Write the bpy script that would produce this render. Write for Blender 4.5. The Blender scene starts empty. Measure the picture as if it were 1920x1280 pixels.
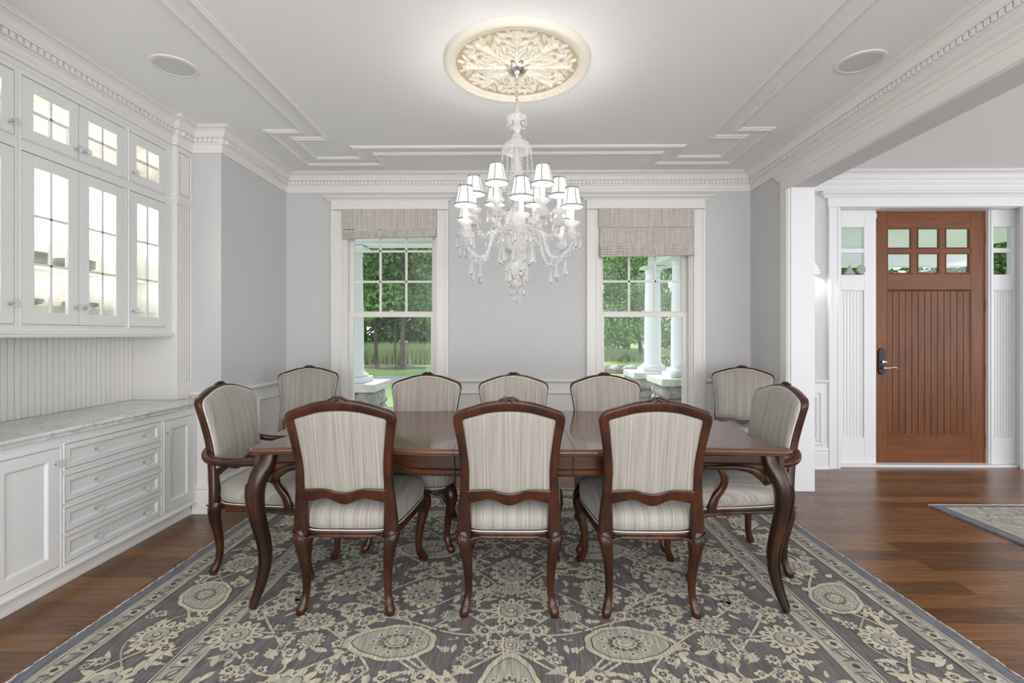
import bpy, math, random
import numpy as np
from mathutils import Vector, Matrix
sc = bpy.context.scene
COL = sc.collection
PI = math.pi
sin, cos = math.sin, math.cos

def lin(r, g=None, b=None):
    if g is None: r, g, b = r
    f = lambda c: (c/255/12.92) if c/255 <= .04045 else ((c/255+.055)/1.055)**2.4
    return (f(r), f(g), f(b), 1)

# ------------------------------------------------------------ camera, world, light, exposure
cam_d = bpy.data.cameras.new('camera')
cam_d.sensor_width = 36; cam_d.lens = 915/1920*36
cam_d.shift_y = -13/1920; cam_d.clip_start = .05; cam_d.clip_end = 300
cam = bpy.data.objects.new('camera', cam_d); COL.objects.link(cam)
cam.location = (0, 0, 1.243); cam.rotation_euler = (PI/2, 0, .012)
sc.camera = cam
sc.view_settings.view_transform = 'Standard'; sc.view_settings.look = 'None'
sc.view_settings.gamma = 1; sc.view_settings.exposure = 1.1
sc.view_settings.use_curve_mapping = False

w = bpy.data.worlds.new('overcast_sky'); sc.world = w; w.use_nodes = True
nt = w.node_tree; nt.nodes.clear()
wo = nt.nodes.new('ShaderNodeOutputWorld'); bg = nt.nodes.new('ShaderNodeBackground')
tc = nt.nodes.new('ShaderNodeTexCoord'); sx = nt.nodes.new('ShaderNodeSeparateXYZ'); cr = nt.nodes.new('ShaderNodeValToRGB')
nt.links.new(tc.outputs['Generated'], sx.inputs[0]); nt.links.new(sx.outputs['Z'], cr.inputs[0])
cr.color_ramp.elements[0].position = 0.0; cr.color_ramp.elements[0].color = (.90, .92, .94, 1)
cr.color_ramp.elements[1].position = .8; cr.color_ramp.elements[1].color = (.70, .79, .95, 1)
nt.links.new(cr.outputs[0], bg.inputs[0]); bg.inputs[1].default_value = 1.1
nt.links.new(bg.outputs[0], wo.inputs[0])

def light(name, kind, loc, power, color=(1, 1, 1), rot=(0, 0, 0), size=None, sizey=None, radius=None):
    l = bpy.data.lights.new(name, kind); l.energy = power; l.color = color
    if kind == 'AREA':
        l.shape = 'RECTANGLE'; l.size = size; l.size_y = sizey or size
    if radius is not None: l.shadow_soft_size = radius
    o = bpy.data.objects.new(name, l); COL.objects.link(o); o.location = loc; o.rotation_euler = rot
    return o
s = light('sun', 'SUN', (0, 0, 20), 2.3, (1, .96, .88), (R1 := math.radians(48), 0, math.radians(200)))
s.data.angle = math.radians(12)
# added soft fill from behind the camera, with no known window there
light('rear_fill_light', 'AREA', (0, -1.9, 1.30), 50, (1, .985, .96), (math.radians(108), 0, 0), 3.8, 2.3)
light('hall_fill_light', 'AREA', (4.4, -1.9, 1.40), 14, (.95, .97, 1), (math.radians(100), 0, 0), 3.2, 2.3)  # added fill for the hall, source out of view and invented

light('side_fill_light', 'AREA', (6.9, 1.3, 1.45), 38, (.97, .98, 1), (math.radians(96), 0, math.radians(90)), 3.4, 1.9)  # invented side source, added to brighten the left wall and hutch front

# ------------------------------------------------------------ helpers
class MB:
    def __init__(s): s.v = []; s.f = []; s.m = []; s.s = []
    def add(s, vs, fs, mi=0, sm=False, M=None):
        n = len(s.v)
        if M is not None: vs = [tuple(M @ Vector(p)) for p in vs]
        s.v.extend([tuple(map(float, p)) for p in vs])
        s.f.extend([tuple(n+i for i in f) for f in fs]); s.m.extend([mi]*len(fs)); s.s.extend([sm]*len(fs))
        return s
    def box(s, x0, x1, y0, y1, z0, z1, mi=0, M=None):
        if x0 > x1: x0, x1 = x1, x0
        if y0 > y1: y0, y1 = y1, y0
        if z0 > z1: z0, z1 = z1, z0
        return s.add([(x0,y0,z0),(x1,y0,z0),(x1,y1,z0),(x0,y1,z0),(x0,y0,z1),(x1,y0,z1),(x1,y1,z1),(x0,y1,z1)],
              [(0,3,2,1),(4,5,6,7),(0,1,5,4),(1,2,6,5),(2,3,7,6),(3,0,4,7)], mi, False, M)
    def loops(s, L, mi=0, sm=True, cap=True, close=False, cyc=True, M=None):
        n = len(L[0]); vs = [p for l in L for p in l]; fs = []
        k = len(L)
        for i in range(k if close else k-1):
            a, b = i*n, ((i+1) % k)*n
            for j in range(n if cyc else n-1):
                j2 = (j+1) % n
                fs.append((a+j, a+j2, b+j2, b+j))
        if cap and not close and cyc: fs.append(tuple(range(n-1, -1, -1))); fs.append(tuple((k-1)*n+j for j in range(n)))
        return s.add(vs, fs, mi, sm, M)
    def lathe(s, prof, c=(0, 0, 0), seg=24, mi=0, sm=True, cap=True, M=None, flute=0, fa=0.0):
        L = []
        for r, z in prof:
            L.append([(c[0]+r*(1+fa*cos(flute*2*PI*j/seg))*cos(2*PI*j/seg), c[1]+r*(1+fa*cos(flute*2*PI*j/seg))*sin(2*PI*j/seg), c[2]+z) for j in range(seg)])
        return s.loops(L, mi, sm, cap, M=M)
    def tube(s, pts, rad, seg=8, mi=0, sm=True, close=False, cap=True, M=None, sq=None, up=None):
        pts = [Vector(p) for p in pts]; n = len(pts)
        if not hasattr(rad, '__len__'): rad = [rad]*n
        L = []; prev = None
        for i in range(n):
            if close: t = pts[(i+1) % n]-pts[i-1]
            else: t = pts[min(i+1, n-1)]-pts[max(i-1, 0)]
            t.normalize()
            if prev is None:
                a = Vector(up) if up else (Vector((0, 0, 1)) if abs(t.z) < .9 else Vector((0, 1, 0)))
                u = (a-t*a.dot(t)).normalized()
            else: u = (prev-t*prev.dot(t)).normalized()
            prev = u; v = t.cross(u); r = rad[i]
            ra, rb = (r if hasattr(r, '__len__') else (r, r))
            if sq is None: pr = [(cos(2*PI*j/seg), sin(2*PI*j/seg)) for j in range(seg)]
            else:
                pr = []
                for j in range(seg):
                    c_, s_ = cos(2*PI*j/seg), sin(2*PI*j/seg)
                    pr.append((math.copysign(abs(c_)**sq, c_), math.copysign(abs(s_)**sq, s_)))
            L.append([tuple(pts[i]+u*(ra*a_)+v*(rb*b_)) for a_, b_ in pr])
        return s.loops(L, mi, sm, cap, close, M=M)
    def sweep(s, prof, path, close=False, O=(0, 0, 0), U=(1, 0, 0), V=(0, 1, 0), N=(0, 0, 1), mi=0, sm=False, cyc=False, cap=True):
        """profile (left offset, height) carried along a 2-D path with mitred corners"""
        O, U, V, N = map(Vector, (O, U, V, N)); P = [Vector(p) for p in path]; n = len(P); L = []
        for i in range(n):
            d0 = (P[i]-P[i-1]).normalized() if (i > 0 or close) else None
            d1 = (P[(i+1) % n]-P[i]).normalized() if (i < n-1 or close) else None
            if d0 is None: d0 = d1
            if d1 is None: d1 = d0
            n0 = Vector((-d0.y, d0.x)); n1 = Vector((-d1.y, d1.x)); m = n0+n1
            m = m/max(.15, (1+n0.dot(n1)))
            L.append([tuple(O+U*(P[i].x+m.x*a)+V*(P[i].y+m.y*a)+N*b) for a, b in prof])
        return s.loops(L, mi, sm, cap, close, cyc)
    def prism(s, poly, f0, f1, mi=0, sm=False):
        """poly: list of 2-D points, f0/f1 map (a,b) to the two end caps"""
        n = len(poly)
        return s.add([f0(*p) for p in poly]+[f1(*p) for p in poly],
              [tuple(range(n-1, -1, -1)), tuple(range(n, 2*n))]+[(i, (i+1) % n, n+(i+1) % n, n+i) for i in range(n)], mi, sm)
    def ball(s, c, r, seg=12, ring=8, mi=0, sm=True, M=None, sq=(1, 1, 1)):
        L = [[(c[0]+sq[0]*r*sin(PI*i/ring)*cos(2*PI*j/seg), c[1]+sq[1]*r*sin(PI*i/ring)*sin(2*PI*j/seg), c[2]-sq[2]*r*cos(PI*i/ring)) for j in range(seg)] for i in range(1, ring)]
        L = [[(c[0]+1e-5*cos(2*PI*j/seg), c[1]+1e-5*sin(2*PI*j/seg), c[2]-sq[2]*r) for j in range(seg)]]+L+[[(c[0]+1e-5*cos(2*PI*j/seg), c[1]+1e-5*sin(2*PI*j/seg), c[2]+sq[2]*r) for j in range(seg)]]
        return s.loops(L, mi, sm, True, M=M)
    def build(s, name, mats, parent=None, label=None, cat=None, group=None, kind=None, bev=0, ang=38, subsurf=0):
        me = bpy.data.meshes.new(name); me.from_pydata(s.v, [], s.f)
        if not isinstance(mats, (list, tuple)): mats = [mats]
        for m in mats: me.materials.append(m)
        if len(mats) > 1: me.polygons.foreach_set('material_index', s.m)
        me.polygons.foreach_set('use_smooth', s.s)
        me.update()
        if any(s.s): me.set_sharp_from_angle(angle=math.radians(ang))
        o = bpy.data.objects.new(name, me); COL.objects.link(o)
        if parent: o.parent = parent
        if bev:
            b = o.modifiers.new('bevel', 'BEVEL'); b.width = bev; b.segments = 2; b.limit_method = 'ANGLE'; b.angle_limit = math.radians(50)
            b.harden_normals = False
        if subsurf:
            b = o.modifiers.new('smooth', 'SUBSURF'); b.levels = subsurf; b.render_levels = subsurf
        return tag(o, label, cat, group, kind)

def tag(o, label=None, cat=None, group=None, kind=None):
    if label: o['label'] = label
    if cat: o['category'] = cat
    if group: o['group'] = group
    if kind: o['kind'] = kind
    return o
def empty(name, loc=(0, 0, 0), rz=0, label=None, cat=None, group=None, kind=None, parent=None):
    o = bpy.data.objects.new(name, None); COL.objects.link(o); o.location = loc; o.rotation_euler = (0, 0, rz)
    o.empty_display_size = .1
    if parent: o.parent = parent
    return tag(o, label, cat, group, kind)
def kids(o): return [c for c in COL.objects if c.parent == o]
def copy_tree(o, parent=None):
    c = o.copy(); COL.objects.link(c)
    if parent: c.parent = parent
    for k in kids(o): copy_tree(k, c)
    return c
def place(o, loc, rz=0, label=None, group=None):
    o.location = loc; o.rotation_euler = (0, 0, rz)
    if label: o['label'] = label
    if group: o['group'] = group
    return o

# ------------------------------------------------------------ materials
def mat(name, col, rough=.5, metal=0, spec=None, bump=None, var=None, coat=0, emis=None, trans=0):
    m = bpy.data.materials.new(name); m.use_nodes = True; n = m.node_tree.nodes; l = m.node_tree.links
    b = n['Principled BSDF']; b.inputs['Base Color'].default_value = col; b.inputs['Roughness'].default_value = rough
    b.inputs['Metallic'].default_value = metal
    if spec is not None: b.inputs['Specular IOR Level'].default_value = spec
    if coat: b.inputs['Coat Weight'].default_value = coat; b.inputs['Coat Roughness'].default_value = .12
    if trans: b.inputs['Transmission Weight'].default_value = trans
    if emis: b.inputs['Emission Color'].default_value = emis[0]; b.inputs['Emission Strength'].default_value = emis[1]
    if bump or var:
        tcn = n.new('ShaderNodeTexCoord')
    if bump:                       # (scale, strength)
        t = n.new('ShaderNodeTexNoise'); t.inputs['Scale'].default_value = bump[0]; t.inputs['Detail'].default_value = 4
        l.new(tcn.outputs['Object'], t.inputs['Vector'])
        bp = n.new('ShaderNodeBump'); bp.inputs['Strength'].default_value = bump[1]; bp.inputs['Distance'].default_value = .01
        l.new(t.outputs[0], bp.inputs['Height']); l.new(bp.outputs[0], b.inputs['Normal'])
    if var:                        # (scale vec, other colour, lo, hi)
        mp = n.new('ShaderNodeMapping'); mp.inputs['Scale'].default_value = var[0]
        l.new(tcn.outputs['Object'], mp.inputs[0]); t = n.new('ShaderNodeTexNoise'); t.inputs['Scale'].default_value = 1; t.inputs['Detail'].default_value = 6
        t.inputs['Roughness'].default_value = .65
        l.new(mp.outputs[0], t.inputs['Vector']); r = n.new('ShaderNodeValToRGB')
        r.color_ramp.elements[0].position = var[2]; r.color_ramp.elements[0].color = col
        r.color_ramp.elements[1].position = var[3]; r.color_ramp.elements[1].color = var[1]
        l.new(t.outputs[0], r.inputs[0]); l.new(r.outputs[0], b.inputs['Base Color'])
    return m

M = {}
M['wall'] = mat('painted_wall', (.59, .59, .595, 1), .7, bump=(90, .03))
M['ceiling'] = mat('painted_ceiling', (.85, .85, .85, 1), .8)
M['trim'] = mat('painted_trim', (.78, .765, .74, 1), .38)
M['trimcool'] = mat('painted_trim_hall', (.74, .745, .765, 1), .38)
M['cab'] = mat('cabinet_paint', (.77, .77, .765, 1), .35)
M['cabin'] = mat('cabinet_interior', (.85, .83, .77, 1), .5)
M['speaker'] = mat('speaker_mesh', (.66, .66, .65, 1), .7, bump=(600, .3))
M['steel'] = mat('polished_nickel', (.72, .70, .67, 1), .18, 1)
M['brush'] = mat('brushed_nickel', (.55, .53, .5, 1), .32, 1)
M['bronze'] = mat('dark_bronze', (.02, .022, .028, 1), .3, .6)
M['medal'] = mat('plaster_cream', (.74, .70, .61, 1), .6)
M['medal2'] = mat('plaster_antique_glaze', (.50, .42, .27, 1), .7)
M['candle'] = mat('candle_sleeve', (.92, .92, .90, 1), .4)
M['concrete'] = mat('limestone_cap', (.60, .59, .56, 1), .8, bump=(20, .5), var=((9, 9, 9), (.45, .44, .42, 1), .4, .7))
M['stone'] = mat('field_stone', (.44, .42, .38, 1), .85, bump=(14, .6), var=((5, 5, 5), (.24, .23, .22, 1), .35, .65))
M['mortar'] = mat('mortar', (.22, .2, .18, 1), .9)
M['porchwhite'] = mat('porch_paint', (.74, .76, .80, 1), .5)
M['porchblue'] = mat('porch_ceiling_boards', (.66, .70, .75, 1), .6)
M['grass'] = mat('lawn', (.13, .23, .055, 1), .9, var=((.6, .6, .6), (.20, .29, .09, 1), .35, .65), bump=(40, .6))
M['meadow'] = mat('meadow_grass', (.22, .32, .12, 1), .8, var=((.5, .5, .5), (.36, .40, .22, 1), .35, .6))
M['leaf1'] = mat('leaf_mid_green', (.09, .20, .05, 1), .6, var=((.8, .8, .8), (.19, .32, .09, 1), .4, .6))
M['leaf2'] = mat('leaf_dark_green', (.05, .12, .035, 1), .6, var=((.6, .6, .6), (.12, .22, .065, 1), .4, .6))
M['bark'] = mat('bark', (.075, .06, .045, 1), .9, bump=(18, .8), var=((9, 9, 2), (.15, .12, .09, 1), .4, .6))
M['mulch'] = mat('mulch', (.055, .04, .03, 1), .95, bump=(60, 1), var=((14, 14, 14), (.12, .09, .07, 1), .4, .6))
M['asphalt'] = mat('driveway', (.24, .235, .22, 1), .9)
M['plate'] = mat('glazed_plate', (.16, .17, .15, 1), .35, var=((8, 8, 60), (.30, .31, .27, 1), .4, .6))
M['plate2'] = mat('dark_rim_plate', (.03, .03, .035, 1), .3)
M['blackvoid'] = mat('rubber_sweep', (.01, .01, .01, 1), .7)
M['pipe'] = mat('welt_cord', (.62, .60, .55, 1), .8)

def nodes(m): return m.node_tree.nodes, m.node_tree.links, m.node_tree.nodes['Principled BSDF']
def glass_mat(name, tint=(.97, .985, .98, 1), gl=1.0, bump=None, milky=0):
    """thin pane: transparent with a Fresnel reflection"""
    m = bpy.data.materials.new(name); m.use_nodes = True; n = m.node_tree.nodes; l = m.node_tree.links; n.clear()
    o = n.new('ShaderNodeOutputMaterial'); t = n.new('ShaderNodeBsdfTransparent'); t.inputs[0].default_value = tint
    g = n.new('ShaderNodeBsdfGlossy'); g.inputs['Roughness'].default_value = .01 if not bump else .06
    lw = n.new('ShaderNodeLayerWeight'); lw.inputs[0].default_value = .5; pw = n.new('ShaderNodeMath'); pw.operation = 'POWER'; pw.inputs[1].default_value = 4
    l.new(lw.outputs['Facing'], pw.inputs[0]); f = n.new('ShaderNodeMath'); f.operation = 'MULTIPLY_ADD'; f.inputs[1].default_value = .9; f.inputs[2].default_value = .03
    l.new(pw.outputs[0], f.inputs[0]); x = n.new('ShaderNodeMixShader')
    l.new(f.outputs[0], x.inputs[0]); l.new(t.outputs[0], x.inputs[1]); l.new(g.outputs[0], x.inputs[2])
    out = x
    if milky:
        d = n.new('ShaderNodeBsdfTranslucent'); d.inputs[0].default_value = (.9, .93, .9, 1)
        tc_ = n.new('ShaderNodeTexCoord'); nz = n.new('ShaderNodeTexNoise'); nz.inputs['Scale'].default_value = 22; nz.inputs['Detail'].default_value = 8
        r = n.new('ShaderNodeMapRange'); r.inputs[1].default_value = .35; r.inputs[2].default_value = .7; r.inputs[3].default_value = milky*.5; r.inputs[4].default_value = milky*1.6
        l.new(tc_.outputs['Object'], nz.inputs['Vector']); l.new(nz.outputs[0], r.inputs[0])
        y = n.new('ShaderNodeMixShader'); l.new(r.outputs[0], y.inputs[0]); l.new(x.outputs[0], y.inputs[1]); l.new(d.outputs[0], y.inputs[2]); out = y
    if bump:
        tc_ = n.new('ShaderNodeTexCoord'); nz = n.new('ShaderNodeTexNoise'); nz.inputs['Scale'].default_value = bump[0]
        l.new(tc_.outputs['Object'], nz.inputs['Vector']); b = n.new('ShaderNodeBump'); b.inputs['Strength'].default_value = bump[1]; b.inputs['Distance'].default_value = .01
        l.new(nz.outputs[0], b.inputs['Height']); l.new(b.outputs[0], g.inputs['Normal'])
    l.new(out.outputs[0], o.inputs[0]); return m
M['glass'] = glass_mat('window_glass')
M['seeded'] = glass_mat('seeded_glass', (.97, .98, .96, 1), bump=(70, .12), milky=.13)
def crystal_mat(name='cut_crystal', body=.35):
    m = bpy.data.materials.new(name); m.use_nodes = True; n = m.node_tree.nodes; l = m.node_tree.links; n.clear()
    o = n.new('ShaderNodeOutputMaterial'); g = n.new('ShaderNodeBsdfGlass'); g.inputs['IOR'].default_value = 1.55; g.inputs['Roughness'].default_value = .0
    g.inputs[0].default_value = (1, 1, 1, 1)
    t = n.new('ShaderNodeBsdfTransparent'); d = n.new('ShaderNodeBsdfTranslucent'); d.inputs[0].default_value = (.98, .98, 1, 1)
    e = n.new('ShaderNodeBsdfDiffuse'); e.inputs[0].default_value = (.95, .95, .96, 1)
    x = n.new('ShaderNodeMixShader'); x.inputs[0].default_value = .22; l.new(g.outputs[0], x.inputs[1]); l.new(t.outputs[0], x.inputs[2])
    z = n.new('ShaderNodeMixShader'); z.inputs[0].default_value = .5; l.new(d.outputs[0], z.inputs[1]); l.new(e.outputs[0], z.inputs[2])
    y = n.new('ShaderNodeMixShader'); y.inputs[0].default_value = body; l.new(x.outputs[0], y.inputs[1]); l.new(z.outputs[0], y.inputs[2])
    l.new(y.outputs[0], o.inputs[0]); return m
M['crystal'] = crystal_mat()
M['pendant'] = crystal_mat('pendant_crystal', .16)

def shade_mat():
    m = bpy.data.materials.new('lamp_shade_fabric'); m.use_nodes = True; n = m.node_tree.nodes; l = m.node_tree.links; n.clear()
    o = n.new('ShaderNodeOutputMaterial'); d = n.new('ShaderNodeBsdfDiffuse'); d.inputs[0].default_value = (.80, .80, .78, 1)
    t = n.new('ShaderNodeBsdfTranslucent'); t.inputs[0].default_value = (.030, .029, .027, 1); e = n.new('ShaderNodeEmission'); e.inputs[0].default_value = (1, .97, .92, 1); e.inputs[1].default_value = .25
    x = n.new('ShaderNodeMixShader'); x.inputs[0].default_value = .45; l.new(d.outputs[0], x.inputs[1]); l.new(t.outputs[0], x.inputs[2])
    a = n.new('ShaderNodeAddShader'); l.new(x.outputs[0], a.inputs[0]); l.new(e.outputs[0], a.inputs[1]); l.new(a.outputs[0], o.inputs[0]); return m
M['shade'] = shade_mat()
M['shadetrim'] = mat('shade_ribbon', (.22, .22, .22, 1), .6)
M['bulb'] = mat('lit_bulb', (1, 1, 1, 1), .4, emis=((1, .93, .82, 1), 14))

def wood_mat(name, c1, c2, axis='Z', rough=.28, scale=1, coat=.3, dark=(.012, .006, .004, 1), edge=.0):
    """streaky figured wood, grain along AXIS"""
    m = bpy.data.materials.new(name); m.use_nodes = True; n, l, b = nodes(m)
    tcn = n.new('ShaderNodeTexCoord'); mp = n.new('ShaderNodeMapping')
    s = dict(X=(2.2, 26, 26), Y=(26, 2.2, 26), Z=(26, 26, 2.2))[axis]
    mp.inputs['Scale'].default_value = tuple(a*scale for a in s); l.new(tcn.outputs['Object'], mp.inputs[0])
    t = n.new('ShaderNodeTexNoise'); t.inputs['Scale'].default_value = 1; t.inputs['Detail'].default_value = 7; t.inputs['Roughness'].default_value = .62; t.inputs['Distortion'].default_value = .6
    l.new(mp.outputs[0], t.inputs['Vector'])
    r = n.new('ShaderNodeValToRGB'); e = r.color_ramp.elements; e[0].position = .32; e[0].color = c2; e[1].position = .68; e[1].color = c1
    l.new(t.outputs[0], r.inputs[0]); out = r.outputs[0]
    if edge:
        t2 = n.new('ShaderNodeTexNoise'); t2.inputs['Scale'].default_value = 7; t2.inputs['Detail'].default_value = 3; l.new(tcn.outputs['Object'], t2.inputs['Vector'])
        r2 = n.new('ShaderNodeMapRange'); r2.inputs[1].default_value = .42; r2.inputs[2].default_value = .66; r2.inputs[3].default_value = 0; r2.inputs[4].default_value = edge
        l.new(t2.outputs[0], r2.inputs[0]); mx = n.new('ShaderNodeMix'); mx.data_type = 'RGBA'; l.new(r2.outputs[0], mx.inputs[0]); l.new(out, mx.inputs[6]); mx.inputs[7].default_value = dark; out = mx.outputs[2]
    l.new(out, b.inputs['Base Color']); b.inputs['Roughness'].default_value = rough; b.inputs['Coat Weight'].default_value = coat; b.inputs['Coat Roughness'].default_value = .15; b.inputs['Specular IOR Level'].default_value = .38
    return m
M['chairwood'] = wood_mat('carved_walnut', (.084, .0250, .0088, 1), (.030, .0085, .004, 1), 'Z', .27, .8, .05, edge=.75)
M['tablewood'] = wood_mat('table_walnut', (.080, .027, .010, 1), (.032, .012, .005, 1), 'X', .27, .8, .05, edge=.6)
M['tablelegwood'] = wood_mat('table_leg_walnut', (.056, .0225, .010, 1), (.017, .0075, .004, 1), 'Z', .27, .8, .05, edge=.75)
M['doorwood'] = wood_mat('cherry_door', (.195, .064, .0165, 1), (.12, .037, .0095, 1), 'Z', .42, 1, 0)
M['doorwoodx'] = wood_mat('cherry_door_rail', (.195, .064, .0165, 1), (.12, .037, .0095, 1), 'X', .42, 1, 0)
def doorboards():
    m = wood_mat('cherry_door_boards', (.180, .056, .0145, 1), (.098, .029, .0075, 1), 'Z', .42, 1, 0)
    return m
M['doorboards'] = doorboards()

def top_mat():
    m = wood_mat('table_top_veneer', (.135, .058, .032, 1), (.07, .030, .017, 1), 'X', .17, .5, .5)
    m.node_tree.nodes['Principled BSDF'].inputs['Coat Roughness'].default_value = .08
    return m
M['tabletop'] = top_mat()
M['topband'] = wood_mat('table_top_banding', (.15, .05, .018, 1), (.085, .028, .011, 1), 'Y', .17, .7, .5)

def fabric():
    m = bpy.data.materials.new('strie_upholstery'); m.use_nodes = True; n, l, b = nodes(m)
    tcn = n.new('ShaderNodeTexCoord'); outs = []
    for sc_, det in (((430, 5, 3.0), 4), ((110, 3, 1.0), 2)):
        mp = n.new('ShaderNodeMapping'); mp.inputs['Scale'].default_value = sc_; l.new(tcn.outputs['Object'], mp.inputs[0])
        t = n.new('ShaderNodeTexNoise'); t.inputs['Scale'].default_value = 1; t.inputs['Detail'].default_value = det; t.inputs['Roughness'].default_value = .7
        l.new(mp.outputs[0], t.inputs['Vector']); outs.append(t.outputs[0])
    ad = n.new('ShaderNodeMath'); ad.operation = 'ADD'; l.new(outs[0], ad.inputs[0]); l.new(outs[1], ad.inputs[1])
    r = n.new('ShaderNodeValToRGB'); e = r.color_ramp.elements
    e[0].position = .38; e[0].color = (.215, .192, .166, 1); e[1].position = .64; e[1].color = (.43, .40, .355, 1)
    x = e.new(.5); x.color = (.315, .289, .255, 1)
    mu = n.new('ShaderNodeMath'); mu.operation = 'MULTIPLY'; mu.inputs[1].default_value = .5; l.new(ad.outputs[0], mu.inputs[0]); l.new(mu.outputs[0], r.inputs[0])
    l.new(r.outputs[0], b.inputs['Base Color']); b.inputs['Roughness'].default_value = .55; b.inputs['Sheen Weight'].default_value = .25
    bp = n.new('ShaderNodeBump'); bp.inputs['Strength'].default_value = .25; bp.inputs['Distance'].default_value = .002; l.new(outs[0], bp.inputs['Height']); l.new(bp.outputs[0], b.inputs['Normal'])
    return m
M['fabric'] = fabric()

def floor_mat():
    m = bpy.data.materials.new('oak_floor_boards'); m.use_nodes = True; n, l, b = nodes(m)
    tcn = n.new('ShaderNodeTexCoord'); br = n.new('ShaderNodeTexBrick'); l.new(tcn.outputs['Object'], br.inputs['Vector'])
    br.inputs['Scale'].default_value = 1; br.inputs['Brick Width'].default_value = 1.35; br.inputs['Row Height'].default_value = .118; br.offset = .37
    br.inputs['Mortar Size'].default_value = .0012; br.inputs['Bias'].default_value = 0; br.inputs['Mortar Smooth'].default_value = .3
    br.inputs['Color1'].default_value = (0, 0, 0, 1); br.inputs['Color2'].default_value = (1, 1, 1, 1); br.inputs['Mortar'].default_value = (.5, .5, .5, 1)
    r = n.new('ShaderNodeValToRGB'); e = r.color_ramp.elements; e[0].position = 0; e[0].color = (.100, .044, .0165, 1); e[1].position = 1; e[1].color = (.240, .108, .040, 1)
    l.new(br.outputs['Color'], r.inputs[0])
    mp = n.new('ShaderNodeMapping'); mp.inputs['Scale'].default_value = (3, 45, 1); l.new(tcn.outputs['Object'], mp.inputs[0])
    t = n.new('ShaderNodeTexNoise'); t.inputs['Scale'].default_value = 1; t.inputs['Detail'].default_value = 8; t.inputs['Roughness'].default_value = .7; t.inputs['Distortion'].default_value = .8; l.new(mp.outputs[0], t.inputs['Vector'])
    rr = n.new('ShaderNodeMapRange'); rr.inputs[1].default_value = .3; rr.inputs[2].default_value = .7; rr.inputs[3].default_value = .55; rr.inputs[4].default_value = 1.3; l.new(t.outputs[0], rr.inputs[0])
    mx = n.new('ShaderNodeMix'); mx.data_type = 'RGBA'; mx.blend_type = 'MULTIPLY'; mx.inputs[0].default_value = 1; l.new(r.outputs[0], mx.inputs[6]); l.new(rr.outputs[0], mx.inputs[7])
    m2 = n.new('ShaderNodeMix'); m2.data_type = 'RGBA'; l.new(br.outputs['Fac'], m2.inputs[0]); l.new(mx.outputs[2], m2.inputs[6]); m2.inputs[7].default_value = (.03, .012, .006, 1)
    l.new(m2.outputs[2], b.inputs['Base Color']); b.inputs['Roughness'].default_value = .27; b.inputs['Specular IOR Level'].default_value = .45
    bp = n.new('ShaderNodeBump'); bp.inputs['Strength'].default_value = .12; bp.inputs['Distance'].default_value = .003; l.new(t.outputs[0], bp.inputs['Height']); l.new(bp.outputs[0], b.inputs['Normal'])
    return m
M['floor'] = floor_mat()

def marble():
    m = bpy.data.materials.new('carrara_marble'); m.use_nodes = True; n, l, b = nodes(m)
    tcn = n.new('ShaderNodeTexCoord'); t = n.new('ShaderNodeTexNoise'); t.inputs['Scale'].default_value = 5; t.inputs['Detail'].default_value = 9; t.inputs['Distortion'].default_value = 1.3; l.new(tcn.outputs['Object'], t.inputs['Vector'])
    a = n.new('ShaderNodeMath'); a.operation = 'SUBTRACT'; a.inputs[1].default_value = .5; l.new(t.outputs[0], a.inputs[0]); c = n.new('ShaderNodeMath'); c.operation = 'ABSOLUTE'; l.new(a.outputs[0], c.inputs[0])
    r = n.new('ShaderNodeValToRGB'); e = r.color_ramp.elements; e[0].position = 0; e[0].color = (.52, .52, .53, 1); e[1].position = .03; e[1].color = (.76, .76, .755, 1); l.new(c.outputs[0], r.inputs[0])
    t2 = n.new('ShaderNodeTexNoise'); t2.inputs['Scale'].default_value = 2.5; t2.inputs['Detail'].default_value = 5; l.new(tcn.outputs['Object'], t2.inputs['Vector'])
    q = n.new('ShaderNodeMapRange'); q.inputs[1].default_value = .3; q.inputs[2].default_value = .75; q.inputs[3].default_value = 1.05; q.inputs[4].default_value = .8; l.new(t2.outputs[0], q.inputs[0])
    mx = n.new('ShaderNodeMix'); mx.data_type = 'RGBA'; mx.blend_type = 'MULTIPLY'; mx.inputs[0].default_value = 1; l.new(r.outputs[0], mx.inputs[6]); l.new(q.outputs[0], mx.inputs[7])
    l.new(mx.outputs[2], b.inputs['Base Color']); b.inputs['Roughness'].default_value = .14
    return m
M['marble'] = marble()

def woven(name, c1, c2, tr=.0):
    m = bpy.data.materials.new(name); m.use_nodes = True; n, l, b = nodes(m)
    tcn = n.new('ShaderNodeTexCoord'); outs = []
    for sc_ in ((9, 9, 320), (60, 60, 3)):
        mp = n.new('ShaderNodeMapping'); mp.inputs['Scale'].default_value = sc_; l.new(tcn.outputs['Object'], mp.inputs[0])
        t = n.new('ShaderNodeTexNoise'); t.inputs['Scale'].default_value = 1; t.inputs['Detail'].default_value = 3; l.new(mp.outputs[0], t.inputs['Vector']); outs.append(t.outputs[0])
    ad = n.new('ShaderNodeMath'); ad.operation = 'ADD'; l.new(outs[0], ad.inputs[0]); l.new(outs[1], ad.inputs[1]); mu = n.new('ShaderNodeMath'); mu.operation = 'MULTIPLY'; mu.inputs[1].default_value = .5; l.new(ad.outputs[0], mu.inputs[0])
    r = n.new('ShaderNodeValToRGB'); e = r.color_ramp.elements; e[0].position = .4; e[0].color = c2; e[1].position = .6; e[1].color = c1; l.new(mu.outputs[0], r.inputs[0]); l.new(r.outputs[0], b.inputs['Base Color'])
    b.inputs['Roughness'].default_value = .85
    return m
M['woven'] = woven('woven_grass_shade', (.60, .56, .52, 1), (.42, .38, .35, 1))

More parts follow.
